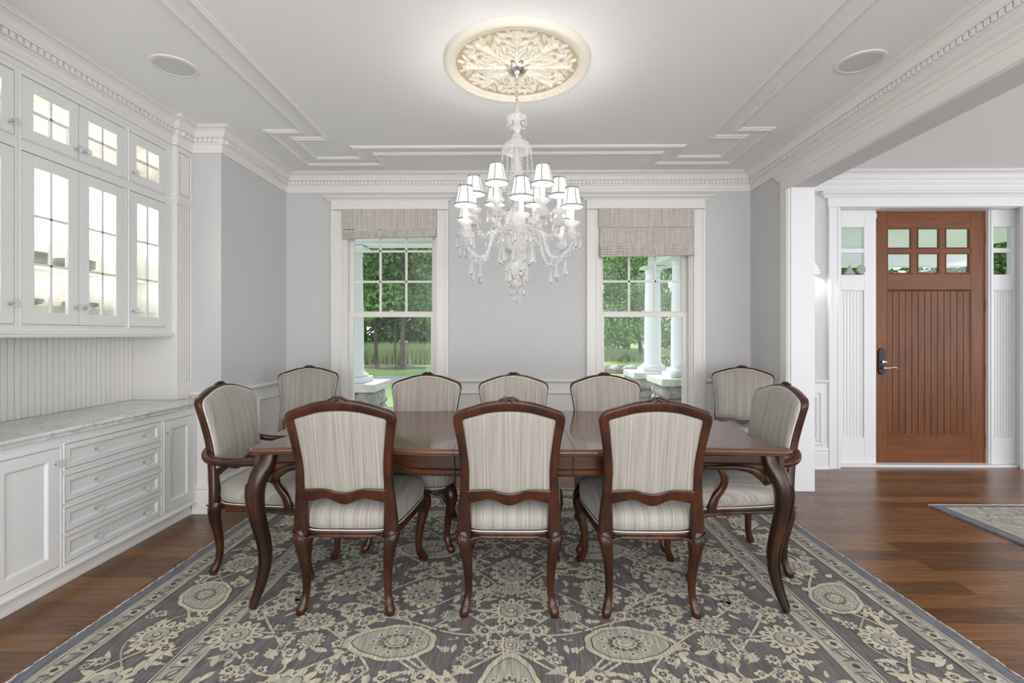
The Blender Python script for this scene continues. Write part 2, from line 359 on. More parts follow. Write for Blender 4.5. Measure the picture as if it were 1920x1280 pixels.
def rugmat(name, c1, c2, s=(150, 9, 1)):
    m = mat(name, c1, .95, var=((s[0]*.12, s[1]*.9, 1), c2, .35, .65)); n, l, b = nodes(m)
        # woven slub: fine streaks
    tcn = n.new('ShaderNodeTexCoord'); mp = n.new('ShaderNodeMapping'); mp.inputs['Scale'].default_value = (s[0], s[1], 1); mp.inputs['Rotation'].default_value = (0, 0, .0); l.new(tcn.outputs['Object'], mp.inputs[0])
    t = n.new('ShaderNodeTexNoise'); t.inputs['Scale'].default_value = 1; t.inputs['Detail'].default_value = 3; l.new(mp.outputs[0], t.inputs['Vector'])
    src = b.inputs['Base Color'].links[0].from_socket
    q = n.new('ShaderNodeMapRange'); q.inputs[1].default_value = .3; q.inputs[2].default_value = .7; q.inputs[3].default_value = .62; q.inputs[4].default_value = 1.35; l.new(t.outputs[0], q.inputs[0])
    mx = n.new('ShaderNodeMix'); mx.data_type = 'RGBA'; mx.blend_type = 'MULTIPLY'; mx.inputs[0].default_value = 1; l.new(src, mx.inputs[6]); l.new(q.outputs[0], mx.inputs[7]); l.new(mx.outputs[2], b.inputs['Base Color'])
    bp = n.new('ShaderNodeBump'); bp.inputs['Strength'].default_value = .5; bp.inputs['Distance'].default_value = .003; l.new(t.outputs[0], bp.inputs['Height']); l.new(bp.outputs[0], b.inputs['Normal'])
    return m
M['rug_field'] = rugmat('rug_taupe', (.128, .114, .113, 1), (.175, .160, .160, 1))
M['rug_cream'] = rugmat('rug_cream', (.60, .545, .395, 1), (.49, .46, .37, 1))
M['rug_grey'] = rugmat('rug_blue_grey', (.125, .135, .16, 1), (.19, .195, .205, 1))
M['rug_ink'] = rugmat('rug_ink_outline', (.05, .052, .06, 1), (.09, .09, .09, 1))
M['rug_pale'] = rugmat('rug_pale_grey', (.44, .415, .33, 1), (.34, .335, .30, 1))
M['rug_oat'] = rugmat('rug_oatmeal', (.44, .41, .36, 1), (.36, .345, .32, 1))
M['rug_edge'] = mat('rug_overcast_edge', (.6, .58, .54, 1), .95)
# ------------------------------------------------------------ room shell
H = 2.743; YB = 4.57; XL = -2.18; XR = 2.167
def S(o): o['kind'] = 'structure'; return o
m = MB(); m.box(-3.1, 7.2, -2.2, 4.80, -.12, 0); m.build('floor', M['floor'], kind='structure')
m = MB(); m.box(-3.1, 7.2, -2.2, 4.75, H, H+.12); m.build('ceiling', M['ceiling'], kind='structure')
WIN = [(-1.645, -.755), (.745, 1.635)]; WZ = (.48, 2.41)
def wall_openings(x0, x1, y0, y1, ops, mi=0, z1=H):
    m = MB(); xs = x0
    for a, b, za, zb in ops:
        m.box(xs, a, y0, y1, 0, z1, mi)
        if za > 0: m.box(a, b, y0, y1, 0, za, mi)
        m.box(a, b, y0, y1, zb, z1, mi); xs = b
    m.box(xs, x1, y0, y1, 0, z1, mi); return m
wall_openings(-2.9, 2.26, YB, YB+.18, [(a, b, *WZ) for a, b in WIN]).build('wall_back', M['wall'], kind='structure')
wall_openings(2.26, 7.2, YB+.001, YB+.18, [(2.965, 4.715, 0, 2.425)]).build('wall_hall_back', M['wall'], kind='structure')
m = MB(); m.box(-2.95, XL, 3.56, YB, 0, H); m.box(-2.95, -2.78, 1.79, 3.56, 0, H); m.box(-2.95, XL, -2.2, 1.79, 0, H)
m.build('wall_left', M['wall'], kind='structure')
m = MB(); m.box(XR, 2.35, 3.91, YB, 0, H); m.box(XR, 2.35, -2.2, 3.91, 2.41, H); m.build('wall_right', M['wall'], kind='structure')
m = MB(); m.box(7.0, 7.2, -2.2, YB, 0, H); m.build('wall_hall_right', M['wall'], kind='structure')
# jamb lining of the wide opening
m = MB(); m.box(XR-.002, 2.352, 3.893, 3.91, 0, 2.41); m.build('trim_1', M['trimcool'], kind='structure', bev=.002)

# crown moulding with dentils
CROWN = [(0, 2.572), (.014, 2.572), (.014, 2.592), (.018, 2.598), (.018, 2.628), (.026, 2.633), (.026, 2.640), (.030, 2.641), (.030, 2.672), (.046, 2.676), (.048, 2.684), (.053, 2.689), (.058, 2.700), (.070, 2.716), (.088, 2.727), (.104, 2.730), (.106, 2.737), (.116, 2.739), (.118, H)]
cpath = [(XR, -2.1), (XR, YB), (XL, YB), (XL, 3.56), (-2.395, 3.56), (-2.395, 3.40), (-2.43, 3.40), (-2.43, 1.95), (-2.395, 1.95), (-2.395, 1.79), (XL, 1.79), (XL, -2.1)]
def crown(path, name, mt, dent=True):
    m = MB(); m.sweep(CROWN, path)
    if dent:
        for a, b in zip(path[:-1], path[1:]):
            a, b = Vector(a), Vector(b); L = (b-a).length; d = (b-a)/L; nn = Vector((-d.y, d.x)); k = max(1, int(L/.034)); st = L/k
            if a.y < 1.6 and b.y < 1.6: continue
            for i in range(k):
                p = a+d*(st*(i+.5))+nn*.034
                if p.y < 1.2: continue
                hx = .0105 if abs(d.x) > .5 else .011; hy = .011 if abs(d.x) > .5 else .0105
                m.box(p.x-hx, p.x+hx, p.y-hy, p.y+hy, 2.642, 2.671)
    return m.build(name, mt, kind='structure')
crown(cpath, 'trim_2', M['trim'])
crown([(6.99, -2.1), (6.99, YB), (2.35, YB), (2.35, -2.1)], 'trim_3', M['trimcool'], False)

# ceiling panel mouldings (stepped rectangles)
CM = [(-.021, 0), (-.021, .006), (-.014, .011), (-.006, .012), (0, .018), (.008, .018), (.014, .012), (.021, .010), (.021, 0)]
def cross(ax, by, sx_, sy_, cy=2.70-.0):
    """closed stepped outline mirrored about the chandelier: outer half-width/length and the size of the corner steps"""
    q = [(ax, sy_), (ax, sy_)]
    return q
def stepped(x1, x2, x3, y1, y2, y3):
    c = 1.62
    r = [(x1, y1), (x2, y1), (x2, y2), (x3, y2), (x3, y3)]
    l = [(-x, y) for x, y in r[::-1]]
    up = r+l; dn = [(x, 2*c-y) for x, y in up[::-1]]
    return up+dn
for i, p in enumerate((stepped(1.59, 1.848, 1.18, 3.57, 4.275, 4.03), stepped(1.462, 1.714, 1.312, 3.705, 4.12, 3.885))):
    m = MB(); m.sweep(CM, p, True, O=(0, 0, H), N=(0, 0, -1), cyc=True); m.build('trim_%d' % (4+i), M['trim'], kind='structure')

# wide opening casing: header with cap, leg
m = MB()
m.box(XR-.022, XR-.0005, -2.1, 4.02, 2.4095, 2.50); m.box(XR-.0215, XR-.0005, 3.905, 4.0195, 0, 2.409)
m.box(XR-.03, XR-.021, 3.915, 3.935, .001, 2.405); m.box(XR-.030, XR-.021, -2.09, 4.019, 2.412, 2.424)
m.sweep([(0, 2.50), (.026, 2.50), (.030, 2.508), (.040, 2.52), (.055, 2.53), (.062, 2.532), (.062, 2.55), (0, 2.552)], [(XR, -2.1), (XR, 4.055)])
m.build('trim_6', M['trim'], kind='structure', bev=.0015)

# wainscot: painted lower wall, chair rail, baseboards and raised panel frames
RAIL = [(0, .775), (.010, .777), (.012, .79), (.024, .796), (.034, .806), (.036, .820), (.028, .826), (0, .828)]
BASE = [(0, 0), (.026, 0), (.026, .012), (.018, .024), (.018, .150), (.014, .162), (.020, .170), (.020, .180), (.010, .196), (0, .2)]
def rail(path, i, mt): MB().sweep(RAIL, path).build('trim_%d' % i, mt, kind='structure')
def base(path, name, mt): MB().sweep(BASE, path).build(name, mt, kind='structure')
PF = [(0, 0), (0, .012), (-.008, .016), (-.018, .014), (-.026, .006), (-.026, 0)]
def pframe(m, O, U, Nn, u0, u1, z0, z1):
    m.sweep(PF, [(u0, z0), (u1, z0), (u1, z1), (u0, z1)], True, O=O, U=U, V=(0, 0, 1), N=Nn, cyc=True)
m = MB()
for a, b in ((XL, WIN[0][0]-.105), (WIN[0][1]+.105, WIN[1][0]-.105), (WIN[1][1]+.105, XR)):
    m.box(a, b, YB-.008, YB, 0, .79)
    if b-a > .3: pframe(m, (0, YB-.008, 0), (1, 0, 0), (0, -1, 0), a+.09, b-.09, .27, .69)
for a, b in WIN: m.box(a-.1, b+.1, YB-.008, YB, 0, .36)
m.box(XL, XL+.008, 3.56, YB, 0, .79)
for a, b in ((3.63, 3.98), (4.06, 4.48)):
    m.sweep(PF, [(a, .27), (b, .27), (b, .69), (a, .69)], True, O=(XL+.008, 0, 0), U=(0, 1, 0), V=(0, 0, 1), N=(1, 0, 0), cyc=True)
m.box(XR-.008, XR, 4.02, YB, 0, .79)
m.sweep(PF, [(4.10, .27), (4.48, .27), (4.48, .69), (4.10, .69)], True, O=(XR-.008, 0, 0), U=(0, 1, 0), V=(0, 0, 1), N=(-1, 0, 0), cyc=True)
# pier that closes the run of base cabinets
m.box(-2.7, XL+.016, 3.378, 3.56, 0, .744)
m.sweep([(-.0, 0), (.006, .006), (.006, 0)], [(3.42, .27), (3.53, .27), (3.53, .66), (3.42, .66)], True, O=(XL+.016, 0, 0), U=(0, 1, 0), V=(0, 0, 1), N=(1, 0, 0), cyc=True)
m.build('trim_7', M['trim'], kind='structure')
rail([(XR, 4.02), (XR, YB), (WIN[1][1]+.105, YB)], 8, M['trim'])
rail([(WIN[1][0]-.105, YB), (WIN[0][1]+.105, YB)], 9, M['trim'])
rail([(WIN[0][0]-.105, YB), (XL, YB), (XL, 3.56), (-2.392, 3.56)], 10, M['trim'])
base([(XR-.008, 4.02), (XR-.008, YB-.008), (XL+.008, YB-.008), (XL+.008, 3.56), (XL+.016, 3.56), (XL+.016, 3.378), (-2.262, 3.378)], 'baseboard_back', M['trim'])
# hall
m = MB(); m.box(2.35, 2.87, YB-.012, YB, 0, .79); pframe(m, (0, YB-.012, 0), (1, 0, 0), (0, -1, 0), 2.40, 2.80, .24, .70)
pframe(m, (0, YB-.012, 0), (1, 0, 0), (0, -1, 0), 2.44, 2.76, .28, .66)
m.box(4.76, 7, YB-.012, YB, 0, .79); m.build('trim_11', M['trimcool'], kind='structure')
rail([(2.87, YB), (2.352, YB)], 12, M['trimcool'])
base([(2.87, YB-.012), (2.352, YB-.012)], 'baseboard_hall', M['trimcool'])

# ------------------------------------------------------------ windows
def vbar(m, a, b, c, d, z0, z1): m.box(a, b, c, d, z0, z1)
def make_window(k, x0, x1, upper_rows):
    z0, z1 = WZ; r = empty('window_%d' % k, ((x0+x1)/2, YB, 0), kind='structure')
    cx = (x0+x1)/2; X = lambda x: x-cx; hw = (x1-x0)/2
    m = MB()
    for s_ in (-1, 1):
        a, b = s_*(hw-.002), s_*(hw+.1)
        m.box(a, b, -.020, -.0005, .30, 2.407); m.box(s_*(hw+.078), s_*(hw+.104), -.030, -.001, .301, 2.406); m.box(s_*(hw-.0015), s_*(hw+.016), -.026, -.0195, .301, 2.406)
    m.box(-hw-.104, hw+.104, -.024, 0, 2.41, 2.495)
    m.box(-hw-.112, hw+.112, -.032, -.0235, 2.4095, 2.420)
    m.build('window_casing', M['trim'], r, bev=.002)
    m = MB(); m.sweep([(0, 2.492), (.026, 2.492), (.030, 2.500), (.042, 2.510), (.056, 2.516), (.060, 2.518), (.060, 2.53), (0, 2.531)],
        [(hw+.108, 0), (hw+.108, -.001), (-hw-.108, -.001), (-hw-.108, 0)]); m.build('window_cap', M['trim'], r)
    m = MB(); m.box(-hw-.13, hw+.13, -.055, .06, .455, .482); m.box(-hw-.1, hw+.1, -.018, 0, .36, .455); m.build('window_sill', M['trim'], r, bev=.003)
    m = MB()     # jamb box
    for s_ in (-1, 1): m.box(s_*hw, s_*(hw-.018), 0, .18, .482, 2.41); m.box(s_*(hw-.018), s_*(hw-.032), .02, .05, .482, 2.41)
    m.box(-hw, hw, 0, .18, 2.392, 2.41); m.box(-hw, hw, .06, .20, .46, .490); m.build('window_jamb', M['trim'], r)
    hi = hw-.018
    def sash(name, y0, y1, za, zb, bt, tp, st, cols, rows):
        m = MB()
        for s_ in (-1, 1): m.box(s_*hi, s_*(hi-st), y0, y1, za, zb)
        m.box(-hi+st, hi-st, y0, y1, za, za+bt); m.box(-hi+st, hi-st, y0, y1, zb-tp, zb)
        gw = 2*(hi-st)
        for i in range(1, cols): x = -hi+st+gw*i/cols; m.box(x-.010, x+.010, y0+.006, y1-.006, za+bt, zb-tp)
        for zz in rows: m.box(-hi+st, hi-st, y0+.006, y1-.006, zz-.010, zz+.010)
        o = m.build(name, M['trim'], r, bev=.002)
        g = MB(); ym = (y0+y1)/2; g.box(-hi+st-.004, hi-st+.004, ym-.002, ym+.002, za+bt-.004, zb-tp+.004); g.build('window_pane', M['glass'], o)
    sash('upper_sash', .110, .145, 1.415, 2.392, .05, .055, .052, 3, (1.752, 2.045))
    sash('lower_sash', .070, .105, .490, 1.455, .060, .045, .056, 1, ())
    m = MB(); m.box(-.03, .03, .055, .072, 1.455, 1.463); m.ball((0, .062, 1.468), .012, sq=(1.6, .8, .6)); m.build('sash_lock', M['porchwhite'], r)
make_window(1, *WIN[0], 0); make_window(2, *WIN[1], 0)

def roman_shade(x0, x1, zval, zflat, zbot, label, skew):
    r = empty('roman_shade', ((x0+x1)/2, YB-.03, 0), 0, label, 'window shade')
    hw = (x1-x0)/2-.002
    m = MB(); m.box(-hw, hw, -.012, -.004, zval, 2.412); m.box(-hw, hw, -.004, .03, 2.395, 2.412); m.build('valance', M['woven'], r, bev=.002)
    if zflat < zval-.01:
        m = MB(); m.box(-hw+.012, hw-.012, .000, .003, zflat-.02, zval+.03); m.build('flat_panel', M['woven'], r)
    m = MB(); n = 5; h = (zflat-zbot)/n*1.0
    for i in range(n):
        zt = zflat-i*(zflat-zbot)/n*.85; th = .012+.004*(i % 2)
        dz = lambda x: skew*(x/hw)*(.25+i*.12)
        L = []
        for x in (-hw+.01+.004*(i % 3), 0, hw-.006-.004*(i % 2)):
            q = [(x, -.014-th*.5+.002*i, zt-.004), (x, -.022-.003*i, zt-h*.45), (x, -.020-.003*i, zt-h*1.15), (x, -.010-.002*i, zt-h*1.3), (x, .004, zt-h*1.15), (x, .006, zt)]
            L.append([(a, b, c+dz(x)) for a, b, c in q])
        m.loops(L, sm=True)
    m.build('folded_stack', M['woven'], r, ang=50)
    return r
roman_shade(WIN[0][0], WIN[0][1], 2.225, 2.222, 2.135, 'taupe woven roman shade raised high on the left window with a short folded stack', .012)
rs = roman_shade(WIN[1][0], WIN[1][1], 2.238, 2.09, 1.955, 'taupe woven roman shade on the right window, hanging lower with its flat part showing', .010)
m = MB(); m.tube([(.345, -.02, 2.10), (.346, -.03, 1.9), (.345, -.032, 1.93-.04)], .0012, 5); m.build('pull_cord', M['trim'], rs)

# ------------------------------------------------------------ front door group
def fbox(m, x0, x1, z0, z1, y0, y1): m.box(x0, x1, y0, y1, z0, z1)
m = MB()   # casing and frame
for a, b in ((2.872, 2.972), (4.640, 4.74)):
    m.box(a, b, YB-.022, YB-.0005, 0, 2.4245); m.box(a+.0006, a+.022, YB-.034, YB-.0215, .001, 2.4195); m.box(b-.016, b-.0006, YB-.028, YB-.0215, .001, 2.4195)
m.box(2.868, 4.745, YB-.026, YB-.0005, 2.425, 2.505); m.box(2.86, 4.75, YB-.034, YB-.0255, 2.4205, 2.432)
m.sweep([(0, 2.505), (.026, 2.505), (.032, 2.515), (.044, 2.53), (.058, 2.538), (.066, 2.54), (.066, 2.556), (0, 2.557)], [(4.75, YB), (4.75, YB-.001), (2.862, YB-.001), (2.862, YB)])
m.box(2.966, 3.00, YB+.0005, 4.72, 0, 2.417); m.box(4.700, 4.7145, YB+.0015, 4.75, 0, 2.417); m.box(2.966, 4.714, YB+.001, 4.74, 2.418, 2.4245)
m.box(3.345, 3.398, 4.67, 4.76, 0, 2.418); m.box(4.453, 4.468, 4.67, 4.76, 0, 2.418)
m.box(3.0, 4.70, YB+.04, 4.76, 0, .022)
m.build('trim_13', M['trimcool'], kind='structure', bev=.002)
def sidelight(k, x0, x1, ST=.055):
    r = empty('window_%d' % k, ((x0+x1)/2, 4.66, 0), kind='structure'); hw = (x1-x0)/2
    g = hw-ST-.01
    m = MB(); m.box(-hw, -g, 0, .04, .022, 2.418); m.box(g, hw, 0, .04, .022, 2.418)
    m.box(-g, g, 0, .04, .022, .27); m.box(-g, g, 0, .04, 1.66, 1.81); m.box(-g, g, 0, .04, 2.26, 2.418); m.box(-g, g, .004, .034, 2.018, 2.06)
    m.build('sidelight_frame', M['trimcool'], r, bev=.003)
    m = MB(); n = 7; wd = 2*g/n
    for i in range(n): m.box(-g+i*wd+.002, -g+(i+1)*wd-.002, .016, .03, .27, 1.66)
    m.box(-g, g, .022, .03, .27, 1.66); m.build('beaded_panel', M['trimcool'], r, bev=.0015)
    m = MB(); m.box(-g-.003, g+.003, .018, .022, 1.807, 2.263); m.build('window_pane', M['glass'], r)
sidelight(3, 3.0, 3.345); sidelight(4, 4.469, 4.699, .012)

d = empty('door_1', (3.40, 4.70, .022), kind='structure'); DW = 1.052; DH = 2.394
P0, P1 = .125, DW-.135      # panel opening
m = MB(); m.box(0, P0, 0, .045, 0, DH); m.box(P1, DW, 0, .045, 0, DH); m.build('door_stile', M['doorwood'], d, bev=.003)
m = MB(); m.box(P0, P1, 0, .045, 0, .255); m.box(P0, P1, 0, .045, 1.648, 1.80); m.box(P0, P1, 0, .045, 2.238, DH); m.build('door_rail', M['doorwoodx'], d, bev=.003)
m = MB(); rw = (P1-P0)
for i in (1, 2): x = P0+rw*i/3; m.box(x-.024, x+.024, .004, .041, 1.80, 2.238)
m.box(P0, P1, .006, .039, 2.00, 2.04)
for i in range(3):
    for a, b in ((1.80, 2.00), (2.04, 2.238)):
        u0 = P0+rw*i/3+(.024 if i else 0); u1 = P0+rw*(i+1)/3-(.024 if i < 2 else 0)
        m.sweep([(0, 0), (.012, .006), (.012, .018), (0, .018)], [(u0, a), (u1, a), (u1, b), (u0, b)], True, O=(0, 0, 0), V=(0, 0, 1), N=(0, 1, 0), cyc=True)
m.build('door_muntin', M['doorwood'], d)
m = MB(); nb = 13; bw = rw/nb
for i in range(nb): m.box(P0+i*bw+.0022, P0+(i+1)*bw-.0022, .014, .03, .255, 1.648)
m.box(P0, P1, .024, .034, .255, 1.648)
m.sweep([(0, 0), (0, .004), (.014, .014), (.018, .02), (.0, .02)], [(P0, .255), (P1, .255), (P1, 1.648), (P0, 1.648)], True, O=(0, 0, 0), V=(0, 0, 1), N=(0, 1, 0), cyc=True)
m.build('beaded_panel', M['doorboards'], d, bev=.0012)
m = MB(); m.box(P0-.003, P1+.003, .020, .025, 1.797, 2.241); m.build('door_pane', M['glass'], d)
m = MB(); m.box(0, DW, .002, .04, -.012, 0); m.build('door_sweep', M['blackvoid'], d)
for z in (.145, .80, 1.44, 2.08):
    m = MB(); m.tube([(DW+.012, -.008, z), (DW+.012, -.008, z+.12)], .009, 10); m.box(DW-.0, DW+.03, -.003, .002, z, z+.12); m.ball((DW+.012, -.008, z+.124), .007); m.build('hinge', M['brush'], d)
# handle set
m = MB(); pl = []
for i in range(24):
    a = 2*PI*i/24; x = .036*math.copysign(abs(cos(a))**.8, cos(a)); z = .09*math.copysign(1, sin(a))*(1 if abs(sin(a)) > .01 else 0)+.036*sin(a); pl.append((x, z))
hp = (.068, .965)
m.prism(pl, lambda a, b: (hp[0]+a, -.000, hp[1]+b), lambda a, b: (hp[0]+a*.86, -.014, hp[1]+b*.95))
hs = m.build('lock_plate', M['bronze'], d, bev=.002, label='dark oval lock plate')
m = MB(); m.tube([(hp[0], -.014, .905), (hp[0], -.05, .905)], [.016, .011], 12)
m.tube([(hp[0]-.005, -.05, .905), (hp[0]+.035, -.052, .903), (hp[0]+.06, -.052, .908), (hp[0]+.085, -.052, .912), (hp[0]+.105, -.052, .908), (hp[0]+.122, -.05, .897), (hp[0]+.126, -.047, .892)], [.010, .0085, .007, .0065, .0065, .006, .004], 10)
m.build('lever_handle', M['brush'], hs); m = MB(); m.tube([(hp[0], -.012, .962), (hp[0], -.03, .962)], .012, 12); m.box(hp[0]-.004, hp[0]+.03, -.036, -.028, .958, .966); m.build('thumb_turn', M['brush'], hs)
m = MB(); m.box(.0, .018, -.012, .0, 2.33, 2.37); m.build('door_sensor', M['trimcool'], d)
# ornaments on the left sidelight ledge
m = MB(); m.prism([(-.055, 0), (.055, 0), (.0, .095)], lambda a, b: (3.135+a, 4.652, 1.812+b), lambda a, b: (3.135+a*.8, 4.640, 1.812+b*.8))
m.build('triangle_ornament', mat('grey_enamel', (.30, .33, .38, 1), .4), label='small grey triangle ornament standing in the narrow glass left of the front door', cat='ornament', bev=.003)
m = MB(); m.prism([(.046*cos(2*PI*i/8+PI/8), .046*sin(2*PI*i/8+PI/8)) for i in range(8)], lambda a, b: (3.243+a, 4.652, 1.858+b), lambda a, b: (3.243+a*.85, 4.640, 1.858+b*.85))
m.build('octagon_ornament', mat('stone_enamel', (.33, .33, .31, 1), .5), label='small taupe octagonal ornament standing in the narrow glass left of the front door', cat='ornament', bev=.003)

# ------------------------------------------------------------ ceiling speakers
for x, t in ((-1.92, 'left ceiling above the glazed wall cabinets'), (1.885, 'right ceiling above the wide opening to the hall')):
    r = empty('ceiling_speaker', (x, 2.708, H), 0, 'round flush speaker grille in the '+t, 'speaker', 'round speakers in the ceiling')
    m = MB(); m.lathe([(.098, -.004), (.100, -.007), (.118, -.006), (.122, -.001), (.122, 0)], seg=48); m.build('rim', M['trim'], r)
    m = MB(); m.lathe([(.0, -.0055), (.098, -.0048), (.098, -.001)], seg=48); m.build('grille', M['speaker'], r)

# ------------------------------------------------------------ wall sconce in the hall
r = empty('wall_sconce', (2.655, YB, 1.80), 0, 'small wall lamp with white pleated shade beside the front door', 'wall lamp')
m = MB(); m.lathe([(.0, 0), (.045, 0), (.045, .012), (.02, .02), (0, .02)], seg=20, M=Matrix.Rotation(PI/2, 4, 'X')); m.tube([(0, -.02, 0), (0, -.08, -.03), (0, -.11, 0), (0, -.11, .03)], .006, 8); m.build('arm', M['steel'], r)
m = MB(); m.lathe([(.078, .0), (.026, .115)], (0, -.11, .0), 28, cap=False); m.lathe([(.076, .0), (.024, .115)], (0, -.11, .0), 28, cap=False); m.build('lamp_shade', M['shade'], r)
m = MB(); m.tube([(.078*cos(t), -.11+.078*sin(t), 0) for t in [2*PI*i/28 for i in range(28)]], .003, 6, close=True); m.build('shade_rim', M['shadetrim'], r); m = MB(); m.tube([(.026*cos(t), -.11+.026*sin(t), .115) for t in [2*PI*i/28 for i in range(28)]], .003, 6, close=True); m.build('shade_rim', M['shadetrim'], r)
light('sconce_bulb', 'POINT', (2.655, YB-.11, 1.825), 2.2, (1, .95, .88), radius=.02)

# ------------------------------------------------------------ hutch
XF = -2.24     # face of the base cabinets
XU = -2.43     # face of the upper cabinets
knob_proto = []
def knob(parent, loc, pm='Y'):
    m = MB(); R_ = Matrix.Translation(loc) @ Matrix.Rotation(PI/2, 4, 'Y')
    m.lathe([(.007, 0), (.0075, .004), (.0045, .006), (.0045, .016), (.006, .018)], seg=10, M=R_, mi=0)
    m.lathe([(.007, .018), (.0165, .024), (.019, .030), (.016, .036), (.010, .039), (0.0005, .040)], seg=8, M=R_, mi=1, sm=False)
    m.build('knob', [M['steel'], M['crystal']], parent)
def face_open(m, x, y0, y1, z0, z1, ops, t=.02, stop=True):
    """face frame in plane X=x with rectangular openings; ops are (y0,y1,z0,z1) in columns"""
    cols = {}
    for o in ops: cols.setdefault((o[0], o[1]), []).append((o[2], o[3]))
    ys = y0
    for (a, b) in sorted(cols):
        m.box(x-t, x, ys, a, z0, z1); zs = z0
        for c, d_ in sorted(cols[(a, b)]): m.box(x-t, x, a, b, zs, c); zs = d_
        m.box(x-t, x, a, b, zs, z1); ys = b
    m.box(x-t, x, ys, y1, z0, z1)
    for a, b, c, d_ in ops:
        # small bead round each opening and a stop behind it
        m.sweep([(0, 0), (0, .0025), (-.006, .004), (-.008, 0)], [(a, c), (b, c), (b, d_), (a, d_)], True, O=(x, 0, 0), U=(0, 1, 0), V=(0, 0, 1), N=(1, 0, 0), cyc=True)
        if stop:
            m.box(x-t-.006, x-t, a-.001, a+.010, c, d_); m.box(x-t-.006, x-t, b-.010, b+.001, c, d_)
            m.box(x-t-.006, x-t, a, b, c-.001, c+.010); m.box(x-t-.006, x-t, a, b, d_-.010, d_+.001)
def shaker(parent, name, x, a, b, c, d_, st=.055, glaze=None, knobs=()):
    g = .003; a += g; b -= g; c += g; d_ -= g; t = .019
    m = MB(); m.box(x-t, x, a, a+st, c, d_); m.box(x-t, x, b-st, b, c, d_); m.box(x-t, x, a+st, b-st, c, c+st); m.box(x-t, x, a+st, b-st, d_-st, d_)
    ia, ib, ic, id_ = a+st, b-st, c+st, d_-st
    if glaze is None:
        m.box(x-t, x-.012, ia, ib, ic, id_)
        m.sweep([(0, -.0), (.004, -.003), (.010, -.010), (.010, -.012), (0, -.012)], [(ia, ic), (ib, ic), (ib, id_), (ia, id_)], True, O=(x, 0, 0), U=(0, 1, 0), V=(0, 0, 1), N=(1, 0, 0), cyc=True)
    else:
        cols, rows = glaze
        for i in range(1, cols): y = ia+(ib-ia)*i/cols; m.box(x-t+.003, x-.003, y-.0065, y+.0065, ic, id_)
        for i in range(1, rows): z = ic+(id_-ic)*i/rows; m.box(x-t+.003, x-.003, ia, ib, z-.0065, z+.0065)
    o = m.build(name, M['cab'], parent, bev=.0012)
    if glaze:
        g_ = MB(); g_.box(x-.012, x-.009, ia-.003, ib+.003, ic-.003, id_+.003); g_.build('glass_pane', M['seeded'], o)
    for y, z in knobs: knob(o, (x, y, z))
    return o
def body(m, x0, x1, y0, y1, z0, z1, t=.016):
    m.box(x0, x0+t, y0, y1, z0, z1); m.box(x0, x1, y0, y0+t, z0, z1); m.box(x0, x1, y1-t, y1, z0, z1); m.box(x0, x1, y0, y1, z0, z0+t); m.box(x0, x1, y0, y1, z1-t, z1)
# base cabinets (three units)
ZB0, ZB1 = .078, .743
units = [(1.965, 2.3725, [(2.045, 2.360, .11, .693)], 'L', 'white base cabinet with one panelled door, nearest the camera under the marble worktop'),
         (2.3735, 3.0505, [(2.386, 3.038, a, b) for a, b in ((.110, .238), (.263, .381), (.414, .542), (.575, .700))], 'D', 'white base cabinet with four wide drawers and glass knobs under the marble worktop'),
         (3.0515, 3.376, [(3.066, 3.345, .11, .693)], 'R', 'narrow white base cabinet with one panelled door, at the far end of the marble worktop')]
for y0, y1, ops, k, lab in units:
    r = empty('base_cabinet', (0, 0, 0), 0, lab, 'cabinet', 'base cabinets under the marble worktop')
    m = MB(); body(m, -2.70, XF-.027, y0, y1, ZB0, ZB1); face_open(m, XF, y0, y1, ZB0, ZB1, ops); m.build('body', M['cab'], r)
    for a, b, c, d_ in ops:
        if k == 'D': shaker(r, 'drawer', XF, a, b, c, d_, .026, None, [(a+(b-a)*.27, (c+d_)/2), (a+(b-a)*.78, (c+d_)/2)])
        else: shaker(r, 'door', XF, a, b, c, d_, .055, None, [((b-.022) if k == 'L' else (a+.024), .618)])
# plinth moulding under the base cabinets
m = MB(); m.sweep([(0, 0), (.03, 0), (.03, .014), (.020, .022), (.020, .070), (.0, .076)], [(-2.29, 3.377), (-2.29, 1.965)]); m.box(-2.7, -2.29, 1.965, 3.377, 0, .077)
m.build('trim_14', M['trim'], kind='structure')
m = MB(); m.sweep([(0, 0), (.016, 0), (.014, .008), (.006, .014), (0, .014)], [(XF, 3.377), (XF, 1.965)], O=(0, 0, .08)); m.build('trim_15', M['cab'], kind='structure')
# worktop
m = MB(); edge = [(0, .745), (.014, .745), (.016, .750), (.010, .756), (.014, .762), (.022, .766), (.024, .774), (.020, .781), (.014, .783), (0, .783)]
m.box(-2.705, -2.24, 1.80, 3.556, .745, .783); m.sweep([(a, b) for a, b in edge], [(-2.24, 3.556), (-2.24, 1.80)], cyc=True)
m.build('worktop', M['marble'], label='long white grey-veined marble worktop on the white base cabinets', cat='worktop', ang=60)
# beadboard backsplash and side returns
m = MB(); n = 44; y = 1.79
bw = (3.40-1.79)/n
for i in range(n): m.box(-2.72, -2.708, y+i*bw+.003, y+(i+1)*bw-.003, .783, 1.30)
m.box(-2.78, -2.715, 1.79, 3.40, .0, H); m.build('trim_16', M['trim'], kind='structure', bev=.0025)
